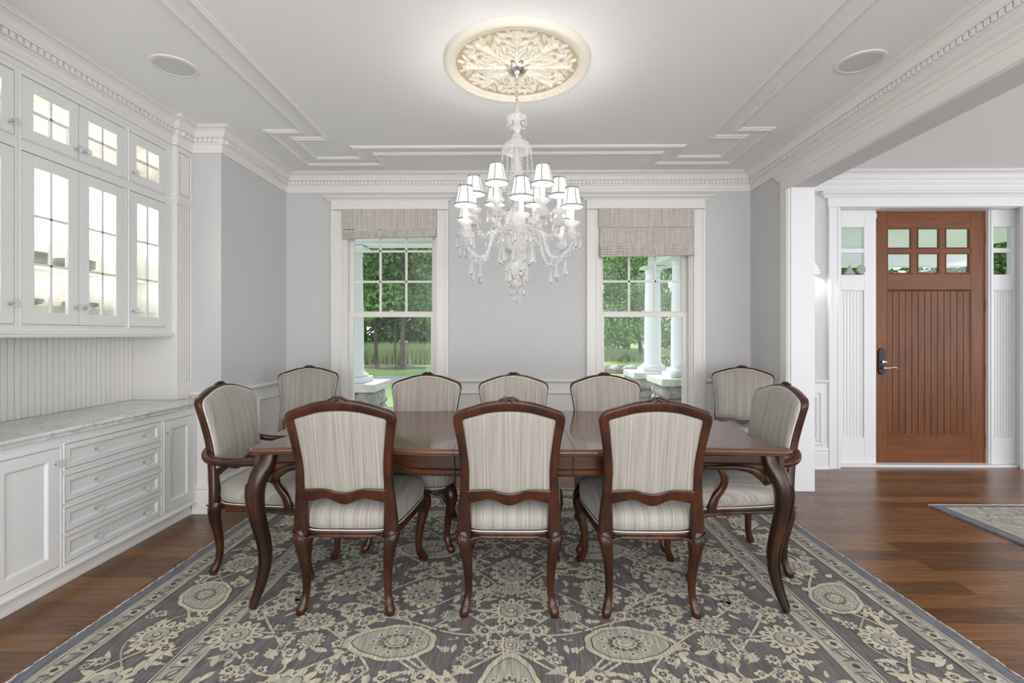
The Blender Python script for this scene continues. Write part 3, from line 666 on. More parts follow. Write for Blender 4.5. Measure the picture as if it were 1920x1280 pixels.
# pilasters, fluted
for y0, y1, i in ((3.40, 3.56, 17), (1.79, 1.95, 18)):
    m = MB(); m.box(-2.715, -2.405, y0, y1, .784, 2.572)
    m.box(-2.405, -2.395, y0, y1, .784, .90); nfl = 5; fw = (y1-y0-.03)/nfl
    m.box(-2.405, -2.395, y0, y0+.018, .90, 2.16); m.box(-2.405, -2.395, y1-.018, y1, .90, 2.16)
    for q in range(nfl-1): yy = y0+.015+fw*(q+1); m.box(-2.405, -2.395, yy-.006, yy+.006, .90, 2.16)
    m.box(-2.405, -2.395, y0, y1, 2.16, 2.572)
    m.sweep([(0, 2.165), (.010, 2.168), (.014, 2.180), (.022, 2.188), (.022, 2.200), (0, 2.205)], [(-2.395, y1), (-2.395, y0), (-2.5, y0)])
    m.sweep([(0, 0), (.004, 0), (.010, .004), (.016, .004), (.016, 0)], [(y0+.03, 2.24), (y0+.03, 2.53), (y1-.03, 2.53), (y1-.03, 2.24)], True, O=(-2.395, 0, 0), U=(0, 1, 0), V=(0, 0, 1), N=(1, 0, 0), cyc=True)
    m.build('trim_%d' % i, M['trim'], kind='structure', bev=.0012)
# frieze above the upper cabinets
m = MB(); m.box(-2.71, XU, 1.951, 3.399, 2.545, 2.74); m.build('trim_19', M['cab'], kind='structure')
# upper cabinets
UZ0, UZ1 = 1.262, 2.544
SM = (2.205, 2.517); BG = (1.292, 2.148)
uu = [(1.9515, 2.3425, [(2.000, 2.328)], 'far', 'white wall cabinet with a single column of glazed doors, nearest the camera'),
      (2.3435, 3.0045, [(2.360, 2.674), (2.674, 2.989)], 'mid', 'wide white wall cabinet with paired small and tall glazed doors, middle of the hutch'),
      (3.0055, 3.3985, [(3.022, 3.336)], 'end', 'white wall cabinet with a single column of glazed doors, beside the far fluted pilaster')]
for y0, y1, cols, k, lab in uu:
    r = empty('wall_cabinet', (0, 0, 0), 0, lab, 'cabinet', 'glazed wall cabinets above the marble worktop')
    ya, yb = cols[0][0], cols[-1][1]
    m = MB(); body(m, -2.706, XU-.027, y0, y1, UZ0, UZ1, .014); m.box(-2.69, XU-.027, y0+.014, y1-.014, 2.168, 2.184)
    face_open(m, XU, y0, y1, UZ0, UZ1, [(ya, yb, *BG), (ya, yb, *SM)])
    if len(cols) == 2:
        m.box(XU-.026, XU-.021, cols[0][1]-.012, cols[0][1]+.012, BG[0], SM[1])
    m.build('body', M['cab'], r)
    m = MB(); m.box(-2.691, -2.688, y0+.015, y1-.015, UZ0+.014, UZ1-.014); m.build('back_lining', M['cabin'], r)
    m = MB(); m.box(-2.685, -2.47, y0+.016, y1-.016, 1.600, 1.610); m.build('shelf', M['cabin'], r, label='painted shelf'); m = MB(); m.box(-2.685, -2.50, y0+.016, y1-.016, 1.388, 1.394); m.build('shelf', M['glass'], r, label='clear glass shelf')
    for q, (a, b) in enumerate(cols):
        left_k = (len(cols) == 2 and q == 1) or k == 'end'
        ky = a+.026 if left_k else b-.026
        shaker(r, 'door', XU, a, b, *SM, st=.057, glaze=(2, 2), knobs=[(ky, 2.262)])
        shaker(r, 'door', XU, a, b, *BG, st=.062, glaze=(2, 3), knobs=[(ky, 1.392)])
    yc = (y0+y1)/2
    for yy in ([yc] if len(cols) == 1 else [cols[0][0]+.15, cols[1][0]+.15]):
        light('cabinet_puck_and_fill', 'POINT', (-2.50, yy, 2.12), 0.6, (1, .965, .90), radius=.02); light('cabinet_puck_and_fill', 'POINT', (-2.47, yy+.0, 1.80), 0.4, (1, .965, .90), radius=.02)  # second lamp is added at mid-height to lift the dim cabinet middle
        light('cabinet_puck_and_fill', 'POINT', (-2.56, yy, 2.50), 0.4, (1, .93, .80), radius=.02)
        light('cabinet_puck_and_fill', 'POINT', (-2.52, yy, 1.52), .3, (1, .96, .9), radius=.02)
# moulding beneath the upper cabinets
m = MB(); m.sweep([(0, 1.262), (.010, 1.262), (.014, 1.256), (.020, 1.254), (.022, 1.246), (.016, 1.242), (.018, 1.234), (.014, 1.228), (0, 1.227)], [(XU, 3.399), (XU, 1.951)], cyc=True)
m.box(-2.706, XU, 1.951, 3.399, 1.229, 1.2615); m.build('trim_20', M['cab'], kind='structure')
# plates on the shelves
def plate(r0, mt):
    m = MB(); m.lathe([(.0, 0), (r0*.55, 0), (r0*.6, .004), (r0, .015), (r0, .018), (r0*.58, .008), (0, .006)], seg=28); return m.build('plate', mt)
pa = plate(.095, M['plate']); pb = plate(.085, M['plate2'])
first = {0: True, 1: True}
for si, (yy, cabn, zsh, kind, n) in enumerate([(2.52, 'nearer stack on the %s shelf, wide glazed cabinet', 1.6105, 0, 6), (2.80, 'farther stack on the %s shelf, wide glazed cabinet', 1.6105, 0, 6), (3.11, 'stack on the %s shelf, far glazed cabinet', 1.6105, 0, 5),
            (2.50, 'nearer stack on the %s shelf, wide glazed cabinet', 1.3945, 1, 3), (2.84, 'farther stack on the %s shelf, wide glazed cabinet', 1.3945, 1, 3)]):
    for q in range(n):
        src = pa if kind == 0 else pb
        o = src if first[kind] else src.copy()
        if not first[kind]: COL.objects.link(o)
        first[kind] = False
        o.location = (-2.575+.003*(q % 2), yy+.002*((q*7) % 3), zsh+.009*q)
        where = 'upper' if kind == 0 else 'lower'
        posn = ['bottom', 'second', 'third', 'fourth', 'fifth', 'top'][q] if q < n-1 else 'top'
        o['label'] = '%s plate, %s of ' % ('grey green' if kind == 0 else 'dark', posn)+cabn % where
        o['category'] = 'plate'; o['group'] = 'plates stacked behind the cabinet glass'
# ------------------------------------------------------------ dining table
TZ = .735; TY = 2.715
t = empty('dining_table', (0, TY, 0), 0, 'long dark wooden dining table with wavy edge and curved legs on the patterned rug', 'table')
def catmull(P, k=6, close=False):
    out = []; n = len(P)
    for i in range(n if close else n-1):
        g = lambda j: Vector(P[j % n]) if close else Vector(P[max(0, min(n-1, j))])
        a, b, c, d_ = g(i-1), g(i), g(i+1), g(i+2)
        for q in range(k):
            u = q/k; out.append(tuple(.5*((2*b)+(c-a)*u+(2*a-5*b+4*c-d_)*u*u+(3*b-a-3*c+d_)*u**3)))
    if not close: out.append(tuple(P[-1]))
    return out
# quarter outline of the top (x, y from the centre)
q_long = [(0, .570), (.25, .568), (.42, .560), (.53, .540), (.60, .528), (.75, .522), (.95, .530), (1.10, .545), (1.185, .552)]
q_end = [(1.218, .540), (1.222, .50), (1.200, .42), (1.178, .33), (1.172, .26), (1.190, .20), (1.206, .13), (1.212, .05), (1.212, 0)]
quarter = catmull(q_long, 4)+catmull(q_end, 4)
def full(qr):
    r = qr+[(x, -y) for x, y in qr[::-1][1:]]
    r += [(-x, y) for x, y in r[::-1][1:-1]]
    return r[::-1]     # counter-clockwise
TOP = full(quarter)
if sum(TOP[i-1][0]*TOP[i][1]-TOP[i][0]*TOP[i-1][1] for i in range(len(TOP))) < 0: TOP = TOP[::-1]
def inset(poly, dlt):
    n = len(poly); out = []
    for i in range(n):
        a, b, c = Vector(poly[i-1]), Vector(poly[i]), Vector(poly[(i+1) % n]); d0 = (b-a).normalized(); d1 = (c-b).normalized()
        nn = Vector((-d0.y, d0.x))+Vector((-d1.y, d1.x)); nn.normalize(); out.append((b.x+nn.x*dlt, b.y+nn.y*dlt))
    return out
m = MB()
prof = [(.030, -.034), (.016, -.034), (.010, -.030), (.009, -.024), (.002, -.020), (0, -.013), (.004, -.007), (.010, -.004), (.012, -.0005), (.020, 0)]
L = [[(x, y, TZ+b) for x, y in inset(TOP, a)] for a, b in prof]
m.loops(L, cap=False, sm=True)
lt = L[-1]; sci = lambda q: [(x*(1-q/1.21), y*(1-q/.56), TZ) for x, y in TOP]; i2 = sci(.095); i3 = sci(.112)
m.loops([lt, i2], 0, False, False); m.loops([i2, i3], 1, False, False)
m.add(i3+[(0, 0, TZ)], [(i, (i+1) % len(i3), len(i3)) for i in range(len(i3))], 0); m.add(L[0], [tuple(range(len(L[0])))[::-1]], 0)
for x in (-.287, .251): m.box(x-.0012, x+.0012, -.57, .57, TZ-.03, TZ+.0006, 2)
m.build('tabletop', [M['tabletop'], M['topband'], M['rug_ink']], t, ang=50)
# apron: follows the edge, lower line scalloped, with a bead
AP = inset(TOP, .055); m = MB(); n = len(AP)
def scallop(x, y):
    ax, ay = abs(x), abs(y)
    if ay > .42:     # long sides
        z = .612+.012*(1-cos(PI*min(1, ax/.62)))/2
        z = .604 if ax < .45 else z
        if ax >= .45: z = .604+.036*math.exp(-((ax-.60)/.07)**2)+.0*ax+(.022 if ax > .70 else 0)*min(1, (ax-.70)/.12)
        return z
    return .625-.016*cos(ay/.42*PI)
zb = [scallop(*p) for p in AP]
L = [[(x, y, TZ-.03) for x, y in AP], [(x, y, zb[i]+.034) for i, (x, y) in enumerate(AP)], [(x*1.0, y, zb[i]+.030) for i, (x, y) in enumerate(inset(AP, -.005))],
     [(x, y, zb[i]+.025) for i, (x, y) in enumerate(inset(AP, -.001))], [(x, y, zb[i]+.008) for i, (x, y) in enumerate(inset(AP, -.001))], [(x, y, zb[i]+.005) for i, (x, y) in enumerate(inset(AP, -.006))], [(x, y, zb[i]) for i, (x, y) in enumerate(inset(AP, -.004))],
     [(x, y, zb[i]) for i, (x, y) in enumerate(inset(AP, .02))], [(x, y, TZ-.03) for x, y in inset(AP, .02)]]
m.loops(L, cap=False, sm=True)
for x in (-.287, .251): m.box(x-.001, x+.001, -.532, .532, .60, TZ-.031, 1)
m.build('apron', [M['tablewood'], M['rug_ink']], t, ang=30)
def table_leg(sx_, sy_):
    # sabre-curved leg: heights with outward offset from the corner block and half widths
    P = [(.702, -.040, .030), (.665, -.032, .035), (.615, -.008, .038), (.56, .006, .036), (.50, .008, .033), (.42, .000, .0295), (.34, -.014, .0265), (.265, -.024, .0245), (.18, -.022, .022), (.10, -.006, .019), (.04, .012, .016), (.017, .020, .0145)]
    cx, cy = 1.172*sx_, .525*sy_; pts = [(cx+sx_*o, cy+sy_*o*.8, z) for z, o, r_ in P]; pts = catmull(pts, 3)
    rr = catmull([(r_, 0) for z, o, r_ in P], 3); m = MB()
    m.tube(pts, [(a[0]*1.0, a[0]*1.0) for a in rr], 16, sq=.62, up=(1, 0, 0)); 
    # raised bead along the outer edges
    for k_ in (-1, 1):
        bp = []
        for p_, r_ in zip(pts, rr): bp.append((p_[0]+sx_*r_[0]*.86*(1 if k_ > 0 else -.86), p_[1]+sy_*(r_[0]*.93), p_[2]))
        m.tube(bp[8:-3], .0035, 6)
    # knee piece that runs into the apron arch
    for ax_ in (0, 1):
        q = [(0, .580, .024), (.03, .612, .025), (.075, .637, .020), (.14, .648, .014), (.22, .650, .010), (.29, .652, .005)]
        pp = [((cx-sx_*(.03+a), cy-sy_*.046, z-.010) if ax_ == 0 else (cx-sx_*.040, cy-sy_*(.03+a*.7), z-.010)) for a, z, r_ in q]
        m.tube(catmull(pp, 3), [(r_[0], .016) for r_ in catmull([(a[2], 0) for a in q], 3)], 10, up=(0, 0, 1))
    return m
for sx_, sy_ in ((-1, -1), (1, -1), (-1, 1), (1, 1)): table_leg(sx_, sy_).build('leg', M['tablelegwood'], t, ang=60)

# ------------------------------------------------------------ chairs
OUT = [(.228, .345), (.228, .40), (.224, .452), (.217, .52), (.213, .58), (.210, .63), (.212, .68), (.2195, .753), (.229, .81), (.236, .85), (.238, .868), (.234, .887), (.222, .902), (.200, .912), (.165, .924), (.125, .937), (.085, .947), (.04, .953), (0, .955)]
INN = [(.166, .345), (.168, .40), (.170, .452), (.173, .52), (.174, .58), (.173, .63), (.175, .68), (.183, .753), (.190, .81), (.195, .845), (.1965, .860), (.192, .868), (.175, .874), (.155, .880), (.125, .889), (.095, .897), (.065, .902), (.03, .905), (0, .906)]
def yback(x, z):
    u = max(0, (z-.40))/.555
    return -.262-.100*u**1.25+.016*(abs(x)/.23)**2*min(1, u*2)
def mirror(P): return [(-x, z) for x, z in P]+[(x, z) for x, z in P[::-1][1:]]
def make_chair(arms=False):
    ws = 1.06 if arms else 1.0
    Q = lambda x, y, z: (x*ws, y, z)
    r = empty('dining_armchair' if arms else 'dining_chair')
    o_ = mirror(catmull(OUT, 2)); i_ = mirror(catmull(INN, 2))
    SEC = [(0, -.30), (.06, -.44), (.22, -.53), (.5, -.50), (.78, -.50), (.92, -.40), (1, -.22), (1, .30), (.94, .45), (.5, .5), (.06, .45), (0, .30)]
    L = []
    for (ox, oz), (ix, iz) in zip(o_, i_):
        th = .036; l = []
        for u, v in SEC:
            x, z = ox+(ix-ox)*u, oz+(iz-oz)*u; l.append(Q(x, yback(x, z)+v*th, z))
        L.append(l)
    m = MB(); m.loops(L, sm=True)
    # lower back rail
    tp = lambda x: .548-.012*cos(PI*abs(x)/.10)*(1 if abs(x) < .1 else 0)+(.012-.010*(abs(x)-.1)/.08 if abs(x) >= .1 else 0)
    tp = lambda x: .541+.009*(1-cos(PI*min(1, abs(x)/.10)))-.004*max(0, (abs(x)-.10)/.08)
    bt = lambda x: .486+.014*(1-cos(PI*min(1, abs(x)/.09)))-.020*max(0, (abs(x)-.09)/.09)
    L = []
    for k_ in range(25):
        x = -.186+.372*k_/24; a, b = tp(x), bt(x); l = []
        for u, v in ((0, -.45), (.1, -.56), (.22, -.52), (.5, -.42), (.9, -.42), (1, -.3), (1, .4), (0, .4)):
            z = a+(b-a)*u; l.append(Q(x, yback(x, z)+v*.030, z))
        L.append(l)
    m.loops(L, sm=True); m.build('back_frame', M['chairwood'], r, ang=50)
    # carved crest
    m = MB(); rnd = random.Random(4)
    m.ball(Q(0, yback(0, .955)-.008, .960), .011, 10, 6, sq=(1, 1.1, .9))
    for s_ in (-1, 1):
        for k_ in range(5):
            a = .012+.011*k_; z = .961-.0036*k_-.0009*k_*k_
            m.ball(Q(s_*a, yback(a, z)-.010, z-.004), .0085-.0008*k_, 8, 5, sq=(1.5, 1.3, .8))
        m.tube([Q(s_*x, yback(x, z)-.016, z) for x, z in ((.006, .958), (.02, .948), (.04, .944), (.062, .947))], [.004, .0045, .0035, .001], 6)
        m.tube([Q(s_*x, yback(x, z)-.0, z) for x, z in ((.0, .962), (.015, .966), (.026, .960), (.045, .953))], [.005, .006, .0045, .002], 6)
        m.ball(Q(s_*.013, yback(0, .955)-.014, .949), .006, 8, 5)
    m.build('crest_carving', M['chairwood'], r)
    # upholstered back: rear panel and padded front
    def pad(name, outl, yoff, bulge, sgn, rings):
        C = (0, .73); m = MB(); L = []
        for s_, h in rings:
            L.append([Q(C[0]+(x-C[0])*s_, yback(x*s_, C[1]+(z-C[1])*s_)+yoff+sgn*bulge*h, C[1]+(z-C[1])*s_) for x, z in outl])
        m.loops(L, cap=False, sm=True); k_ = len(L)-1
        cx = Q(C[0], yback(0, C[1])+yoff+sgn*bulge, C[1]); nn = len(outl)
        m.add(L[-1]+[cx], [(i, (i+1) % nn, nn) for i in range(nn)], 0, True)
        return m.build(name, M['fabric'], r, ang=80)
    inn = [p for p in catmull(INN, 2) if p[1] > .548]
    bott = [(x, tp(x)-.004) for x in np.linspace(-.174, .174, 13)]
    ring_in = [(-x, z) for x, z in inn]+[(x, z) for x, z in inn[::-1][1:]]
    poly = [(x*1.012, z+.002) for x, z in ring_in]+bott[::-1]
    pad('back_panel', poly, -.004, .007, -1, [(1, 0), (.97, .4), (.9, .7), (.6, .95), (.3, 1)])
    outf = [p for p in catmull(OUT, 2) if p[1] > .562]
    po = [(-x+.013, z-.012) for x, z in outf]+[(x-.013, z-.012) for x, z in outf[::-1][1:]]
    po = [(max(-9, x) if abs(x) > .0 else x, z) for x, z in po]
    bf = [(x, tp(x)-.010+.0*x) for x in np.linspace(-.196, .196, 13)]
    po = po+bf[::-1]
    pad('backrest', po, .012, .042, 1, [(1.0, 0), (1.0, .28), (.985, .45), (.95, .62), (.85, .8), (.6, .93), (.3, 1)])
    m = MB(); m.tube([Q(x, yback(x, z)+.023, z) for x, z in po[:-1]], .0035, 6, close=True); m.build('welt', M['pipe'], r)
    # seat
    def seat_out(s=0.0, nn=48):
        P = []
        for i in range(nn):
            a = 2*PI*i/nn; c_, s_ = cos(a), sin(a); u = math.copysign(abs(c_)**.32, c_); v = math.copysign(abs(s_)**.32, s_)
            y = v*.258; ww = .196+(.262-.196)*((v+1)/2)**.8; x = u*ww
            if v > .5: y += .016*(1-u*u)
            l_ = math.hypot(x, y); k_ = (l_-s)/l_; P.append((x*k_, y*k_))
        return P
    m = MB(); m.loops([[Q(x, y, z) for x, y in seat_out(s_)] for s_, z in ((.012, .366), (-.004, .375), (-.010, .395), (-.008, .425), (.004, .450), (.03, .466), (.07, .478), (.12, .486), (.19, .491))], sm=True)
    m.build('seat', M['fabric'], r, ang=80)
    m = MB(); m.tube([Q(x, y, .3665) for x, y in seat_out(-.006)], .0030, 6, close=True); m.build('seat_welt', M['pipe'], r)
    # seat rails
    so = seat_out(-.012, 72); si = seat_out(.012, 72)
    def rb(x, y):
        if y > .2: return .322+.016*cos(PI*min(1, abs(x)/.11))*-1 if abs(x) < .22 else .318
        if y < -.2: return .338
        return .326+.012*sin(PI*(y+.2)/.4)
    m = MB(); zz = [rb(*p) for p in so]
    m.loops([[Q(x, y, .366) for x, y in si], [Q(x, y, .364) for x, y in so], [Q(x*1.01, y*1.01, .356) for x, y in so], [Q(x, y, .349) for x, y in so], [Q(x, y, zz[i]+.008) for i, (x, y) in enumerate(so)], [Q(x*1.012, y*1.012, zz[i]+.003) for i, (x, y) in enumerate(so)], [Q(x, y, zz[i]-.002) for i, (x, y) in enumerate(so)], [Q(x, y, zz[i]) for i, (x, y) in enumerate(si)]], close=True, sm=True, cap=False)
    m.build('seat_frame', M['chairwood'], r, ang=50)
    # legs
    for sx_ in (-1, 1):
        P = [(.372, .000, .010, .030), (.350, .004, .004, .032), (.325, .000, -.004, .030), (.28, -.008, -.006, .0255), (.22, -.015, .002, .0215), (.15, -.019, .010, .0178), (.09, -.018, .010, .0158), (.05, -.012, .002, .0175), (.025, -.006, -.008, .021), (.010, -.003, -.012, .020), (.0015, -.003, -.011, .016)]
        pts = [Q(sx_*(.200+o), -.258+y, z) for z, o, y, q in P]; pts = catmull(pts, 3); rr = [(a[0], a[0]) for a in catmull([(p[3], 0) for p in P], 3)]
        m = MB(); m.tube(pts, rr, 14, sq=.8, up=(1, 0, 0))
        for k_ in (-.45, .45):
            m.tube([(p[0]+k_*q[0], p[1]-q[0]*.90, p[2]) for p, q in list(zip(pts, rr))[3:-8]], .0022, 5)
        # curved collar where the leg meets the rail
        m.tube([Q(sx_*(.165), -.285, .343), Q(sx_*.182, -.289, .345), Q(sx_*.2, -.292, .352), Q(sx_*.225, -.285, .362), Q(sx_*.235, -.262, .366)], .0045, 6)
        m.tube([Q(sx_*(.13), -.268, .343), Q(sx_*.160, -.268, .338), Q(sx_*.178, -.266, .318), Q(sx_*.184, -.264, .29)], [.006, .010, .013, .008], 8)
        m.build('leg', M['chairwood'], r, ang=60)
        P = [(.366, .000, .028), (.345, .012, .032), (.315, .018, .033), (.27, .012, .028), (.21, .000, .0225), (.14, -.010, .0182), (.085, -.012, .0160), (.045, -.002, .0185), (.022, .010, .0215), (.008, .014, .019), (.0015, .012, .015)]
        pts = catmull([Q(sx_*(.232+o), .238+o*.9, z) for z, o, q in P], 3); rr = [(a[0], a[0]) for a in catmull([(p[2], 0) for p in P], 3)]
        m = MB(); m.tube(pts, rr, 14, sq=.8, up=(1, 0, 0))
        m.tube([Q(sx_*(.15), .262, .335), Q(sx_*.195, .262, .330), Q(sx_*.215, .258, .305), Q(sx_*.224, .256, .27)], [.007, .011, .014, .009], 8)
        m.tube([Q(sx_*(.252), .15, .335), Q(sx_*.255, .195, .330), Q(sx_*.250, .215, .305), Q(sx_*.248, .226, .27)], [.007, .011, .014, .009], 8)
        m.build('leg', M['chairwood'], r, ang=60)
    if arms:
        for sx_ in (-1, 1):
            P = [(.205, -.300, .640, .016), (.232, -.292, .622, .020), (.262, -.262, .604, .021), (.279, -.20, .594, .020), (.284, -.10, .592, .0205), (.283, .00, .596, .021), (.277, .08, .600, .0225), (.272, .135, .597, .024), (.270, .165, .588, .020), (.269, .178, .578, .010)]
            m = MB(); pts = catmull([(sx_*a, b, c) for a, b, c, q in P], 3); rr = [(a[0]*.80, a[0]*1.1) for a in catmull([(p[3], 0) for p in P], 3)]
            m.tube(pts, rr, 12, sq=.75, up=(0, 0, 1)); m.build('armrest', M['chairwood'], r, ang=60)
            P = [(.262, .150, .345, .027), (.264, .145, .385, .026), (.268, .128, .425, .021), (.274, .100, .465, .0175), (.279, .088, .505, .018), (.280, .096, .545, .019), (.276, .118, .580, .018), (.273, .130, .592, .014)]
            m = MB(); pts = catmull([(sx_*a, b, c) for a, b, c, q in P], 3); rr = [(a[0], a[0]*.8) for a in catmull([(p[3], 0) for p in P], 3)]
            m.tube(pts, rr, 12, sq=.8, up=(0, 1, 0)); m.build('arm_support', M['chairwood'], r, ang=60)
    return r
c0 = make_chair(); c0['category'] = 'chair'
G = 'dining chairs around the table'
spots = [(-.757, 2.405, 0, 'near-side dining chair with its back to us, left one of three', G), (-.037, 2.400, 0, 'near-side dining chair with its back to us, middle one of three', G), (.582, 2.400, 0, 'near-side dining chair with its back to us, right one of three', G),
    (-.622, 3.000, PI, 'dining chair on the far side of the table, in front of the left window', G), (-.030, 3.000, PI, 'dining chair on the far side of the table, in front of the blank wall', G), (.592, 3.000, PI, 'dining chair on the far side of the table, in front of the right window', G),
    (-1.665, 3.76, PI+math.radians(16), 'spare striped dining chair standing in the back left corner', 'spare chairs in the corners'), (1.74, 3.80, PI-math.radians(24), 'spare striped dining chair standing in the back right corner', 'spare chairs in the corners')]
for i, (x, y, a, lab, g) in enumerate(spots):
    o = c0 if i == 0 else copy_tree(c0)
    place(o, (x, y, .0145), a, lab, g)
for i in (6, 7): pass
a0 = make_chair(True); a0['category'] = 'armchair'
a1 = copy_tree(a0)
place(a0, (-1.292, 2.695, .0145), -PI/2, 'upholstered armchair at the left end of the table, by the white cabinets', 'armchairs at the ends of the table')
place(a1, (1.108, 2.700, .0145), PI/2, 'upholstered armchair at the right end of the table, by the opening to the hall', 'armchairs at the ends of the table')

# ------------------------------------------------------------ ceiling medallion
def medallion():
    nr, na = 90, 384; R0 = .352
    rr = np.linspace(0.02, R0, nr)[:, None]; aa = (np.arange(na)*2*PI/na)[None, :]
    X = rr*np.cos(aa); Y = rr*np.sin(aa); Hh = np.zeros_like(X)
    def stamp(cx, cy, ang, ln, wd, h, lobes=0):
        h = h*1.7; wd = wd*.95
        u = (X-cx)*math.cos(ang)+(Y-cy)*math.sin(ang); v = -(X-cx)*math.sin(ang)+(Y-cy)*math.cos(ang)
        tt = u/ln; w_ = wd*np.sqrt(np.clip(tt, 0, 1))*np.clip(1-tt, 0, 1)**.6*1.75
        if lobes: w_ = w_*(1-.42*np.abs(np.sin(np.clip(tt, 0, 1)*PI*lobes)))
        q = np.where((tt > 0) & (tt < 1) & (np.abs(v) < w_), h*np.clip(1-(np.abs(v)/np.maximum(w_, 1e-6))**2, 0, 1)**.5-.003*np.exp(-(v/.002)**2), 0)
        np.maximum(Hh, q, out=Hh)
    for k in range(8):
        A = 2*PI*k/8+PI/2
        p = lambda r_, d_: (r_*cos(A+d_), r_*sin(A+d_))
        stamp(*p(.03, 0), A, .17, .030, .013, 4)
        for s_ in (-1, 1):
            stamp(*p(.10, 0), A+s_*.55, .10, .020, .012, 3)
            stamp(*p(.15, 0), A+s_*.75, .085, .018, .011, 3)
            stamp(*p(.07, s_*.1), A+s_*.95, .06, .014, .010, 2)
            stamp(*p(.20, s_*.02), A+s_*1.0, .07, .016, .010, 3)
            stamp(*p(.285, s_*.02), A+s_*1.45, .075, .012, .009, 3)
        stamp(*p(.19, 0), A, .105, .034, .014, 4)
        stamp(*p(.27, 0), A, .045, .03, .015, 2)
        for s_ in (-1, 1):
            stamp(*p(.27, s_*.20), A+s_*.9, .07, .011, .010, 3); stamp(*p(.30, s_*.12), A+s_*.5, .045, .009, .009, 2)
        B = A+PI/8; b = lambda r_, d_: (r_*cos(B+d_), r_*sin(B+d_))
        stamp(*b(.15, 0), B, .07, .018, .011, 2)
        stamp(*b(.24, 0), B, .06, .026, .012, 3)
        # scroll rings
        for cx, cy, rad in ((*b(.225, 0), .034), (*p(.285, 0), .03), (*b(.12, 0), .022)):
            dd = np.abs(np.hypot(X-cx, Y-cy)-rad); np.maximum(Hh, np.where(dd < .005, .010*np.clip(1-(dd/.005)**2, 0, 1)**.5, 0), out=Hh)
    rrb = np.broadcast_to(rr, X.shape); np.maximum(Hh, np.where(rrb < .045, .012, 0), out=Hh)
    vs = [(X[i, j], Y[i, j], -.010-Hh[i, j]) for i in range(nr) for j in range(na)]
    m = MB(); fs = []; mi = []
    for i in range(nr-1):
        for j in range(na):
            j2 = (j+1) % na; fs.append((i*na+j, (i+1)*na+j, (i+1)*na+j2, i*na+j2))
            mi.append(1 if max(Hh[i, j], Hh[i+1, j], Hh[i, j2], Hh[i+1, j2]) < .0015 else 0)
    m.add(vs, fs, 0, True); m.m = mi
    # gadrooned cove and rim
    seg = 288
    def ring(r, z, rip=0): return [((r+rip*.0*cos(72*2*PI*j/seg))*cos(2*PI*j/seg), r*sin(2*PI*j/seg), z-rip*abs(cos(36*2*PI*j/seg))**.5) for j in range(seg)]
    m.loops([ring(.351, -.011), ring(.354, -.024, .0), ring(.358, -.026), ring(.362, -.018, .004), ring(.374, -.022, .008), ring(.386, -.030, .003), ring(.389, -.034), ring(.393, -.036), ring(.410, -.034), ring(.416, -.028), ring(.418, -.018), ring(.420, 0)], sm=True, cap=False)
    m.add([(0, 0, -.022)], [])
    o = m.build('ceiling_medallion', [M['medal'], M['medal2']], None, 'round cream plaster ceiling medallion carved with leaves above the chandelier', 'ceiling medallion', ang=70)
    o.location = (-.005, 2.70, H); o.scale = (.955, .955, 1)
medallion()

# ------------------------------------------------------------ chandelier
CX, CY = -.005, 2.70
ch = empty('chandelier', (CX, CY, H), 0, 'large crystal chandelier with white lamp shades hanging over the table', 'chandelier')
def lz(z): return z-H
m = MB(); m.lathe([(.0, lz(2.672)), (.018, lz(2.672)), (.030, lz(2.678)), (.040, lz(2.690)), (.052, lz(2.702)), (.056, lz(2.715)), (.050, lz(2.722)), (.03, lz(2.728))], seg=32, flute=16, fa=.04); m.ball((0, 0, lz(2.668)), .014); m.build('canopy', M['steel'], ch)
m = MB()
for i in range(7):
    z = lz(2.655-.021*i); pts = []
    for k in range(14):
        a = 2*PI*k/14; u, v = .0085*cos(a), .0165*sin(a)
        pts.append((u, 0, z+v) if i % 2 == 0 else (0, u, z+v))
    m.tube(pts, .0024, 6, close=True)
m.build('chain', M['steel'], ch)
GR = M['crystal']
m = MB()
m.lathe([(.0, lz(2.505)), (.006, lz(2.505)), (.012, lz(2.50)), (.010, lz(2.485)), (.016, lz(2.470)), (.030, lz(2.455)), (.046, lz(2.450)), (.052, lz(2.446)), (.044, lz(2.440)), (.022, lz(2.432)), (.014, lz(2.420)), (.018, lz(2.40)), (.026, lz(2.385)), (.016, lz(2.370)), (.012, lz(2.355)), (.022, lz(2.345)), (.030, lz(2.335)), (.018, lz(2.325)), (.014, lz(2.315))], seg=24, flute=12, fa=.06, cap=False)
m.build('crown_glass', GR, ch)
m = MB(); m.lathe([(.014, lz(2.318)), (.040, lz(2.314)), (.062, lz(2.300)), (.076, lz(2.278)), (.083, lz(2.252)), (.079, lz(2.252)), (.072, lz(2.276)), (.058, lz(2.296)), (.036, lz(2.309)), (.012, lz(2.312))], seg=32, flute=16, fa=.03, cap=False); m.build('bell_glass', GR, ch)
m = MB(); m.lathe([(.010, lz(2.312)), (.011, lz(2.25)), (.016, lz(2.22)), (.024, lz(2.17)), (.034, lz(2.125)), (.036, lz(2.105)), (.022, lz(2.092)), (.014, lz(2.08)), (.030, lz(2.068)), (.052, lz(2.040)), (.058, lz(2.012)), (.050, lz(1.985)), (.026, lz(1.965)), (.018, lz(1.955)), (.030, lz(1.945)), (.040, lz(1.915)), (.048, lz(1.885)), (.044, lz(1.86)), (.026, lz(1.835)), (.020, lz(1.82)), (.036, lz(1.812)), (.05, lz(1.80))], seg=24, flute=12, fa=.05, cap=False); m.build('stem_glass', GR, ch)
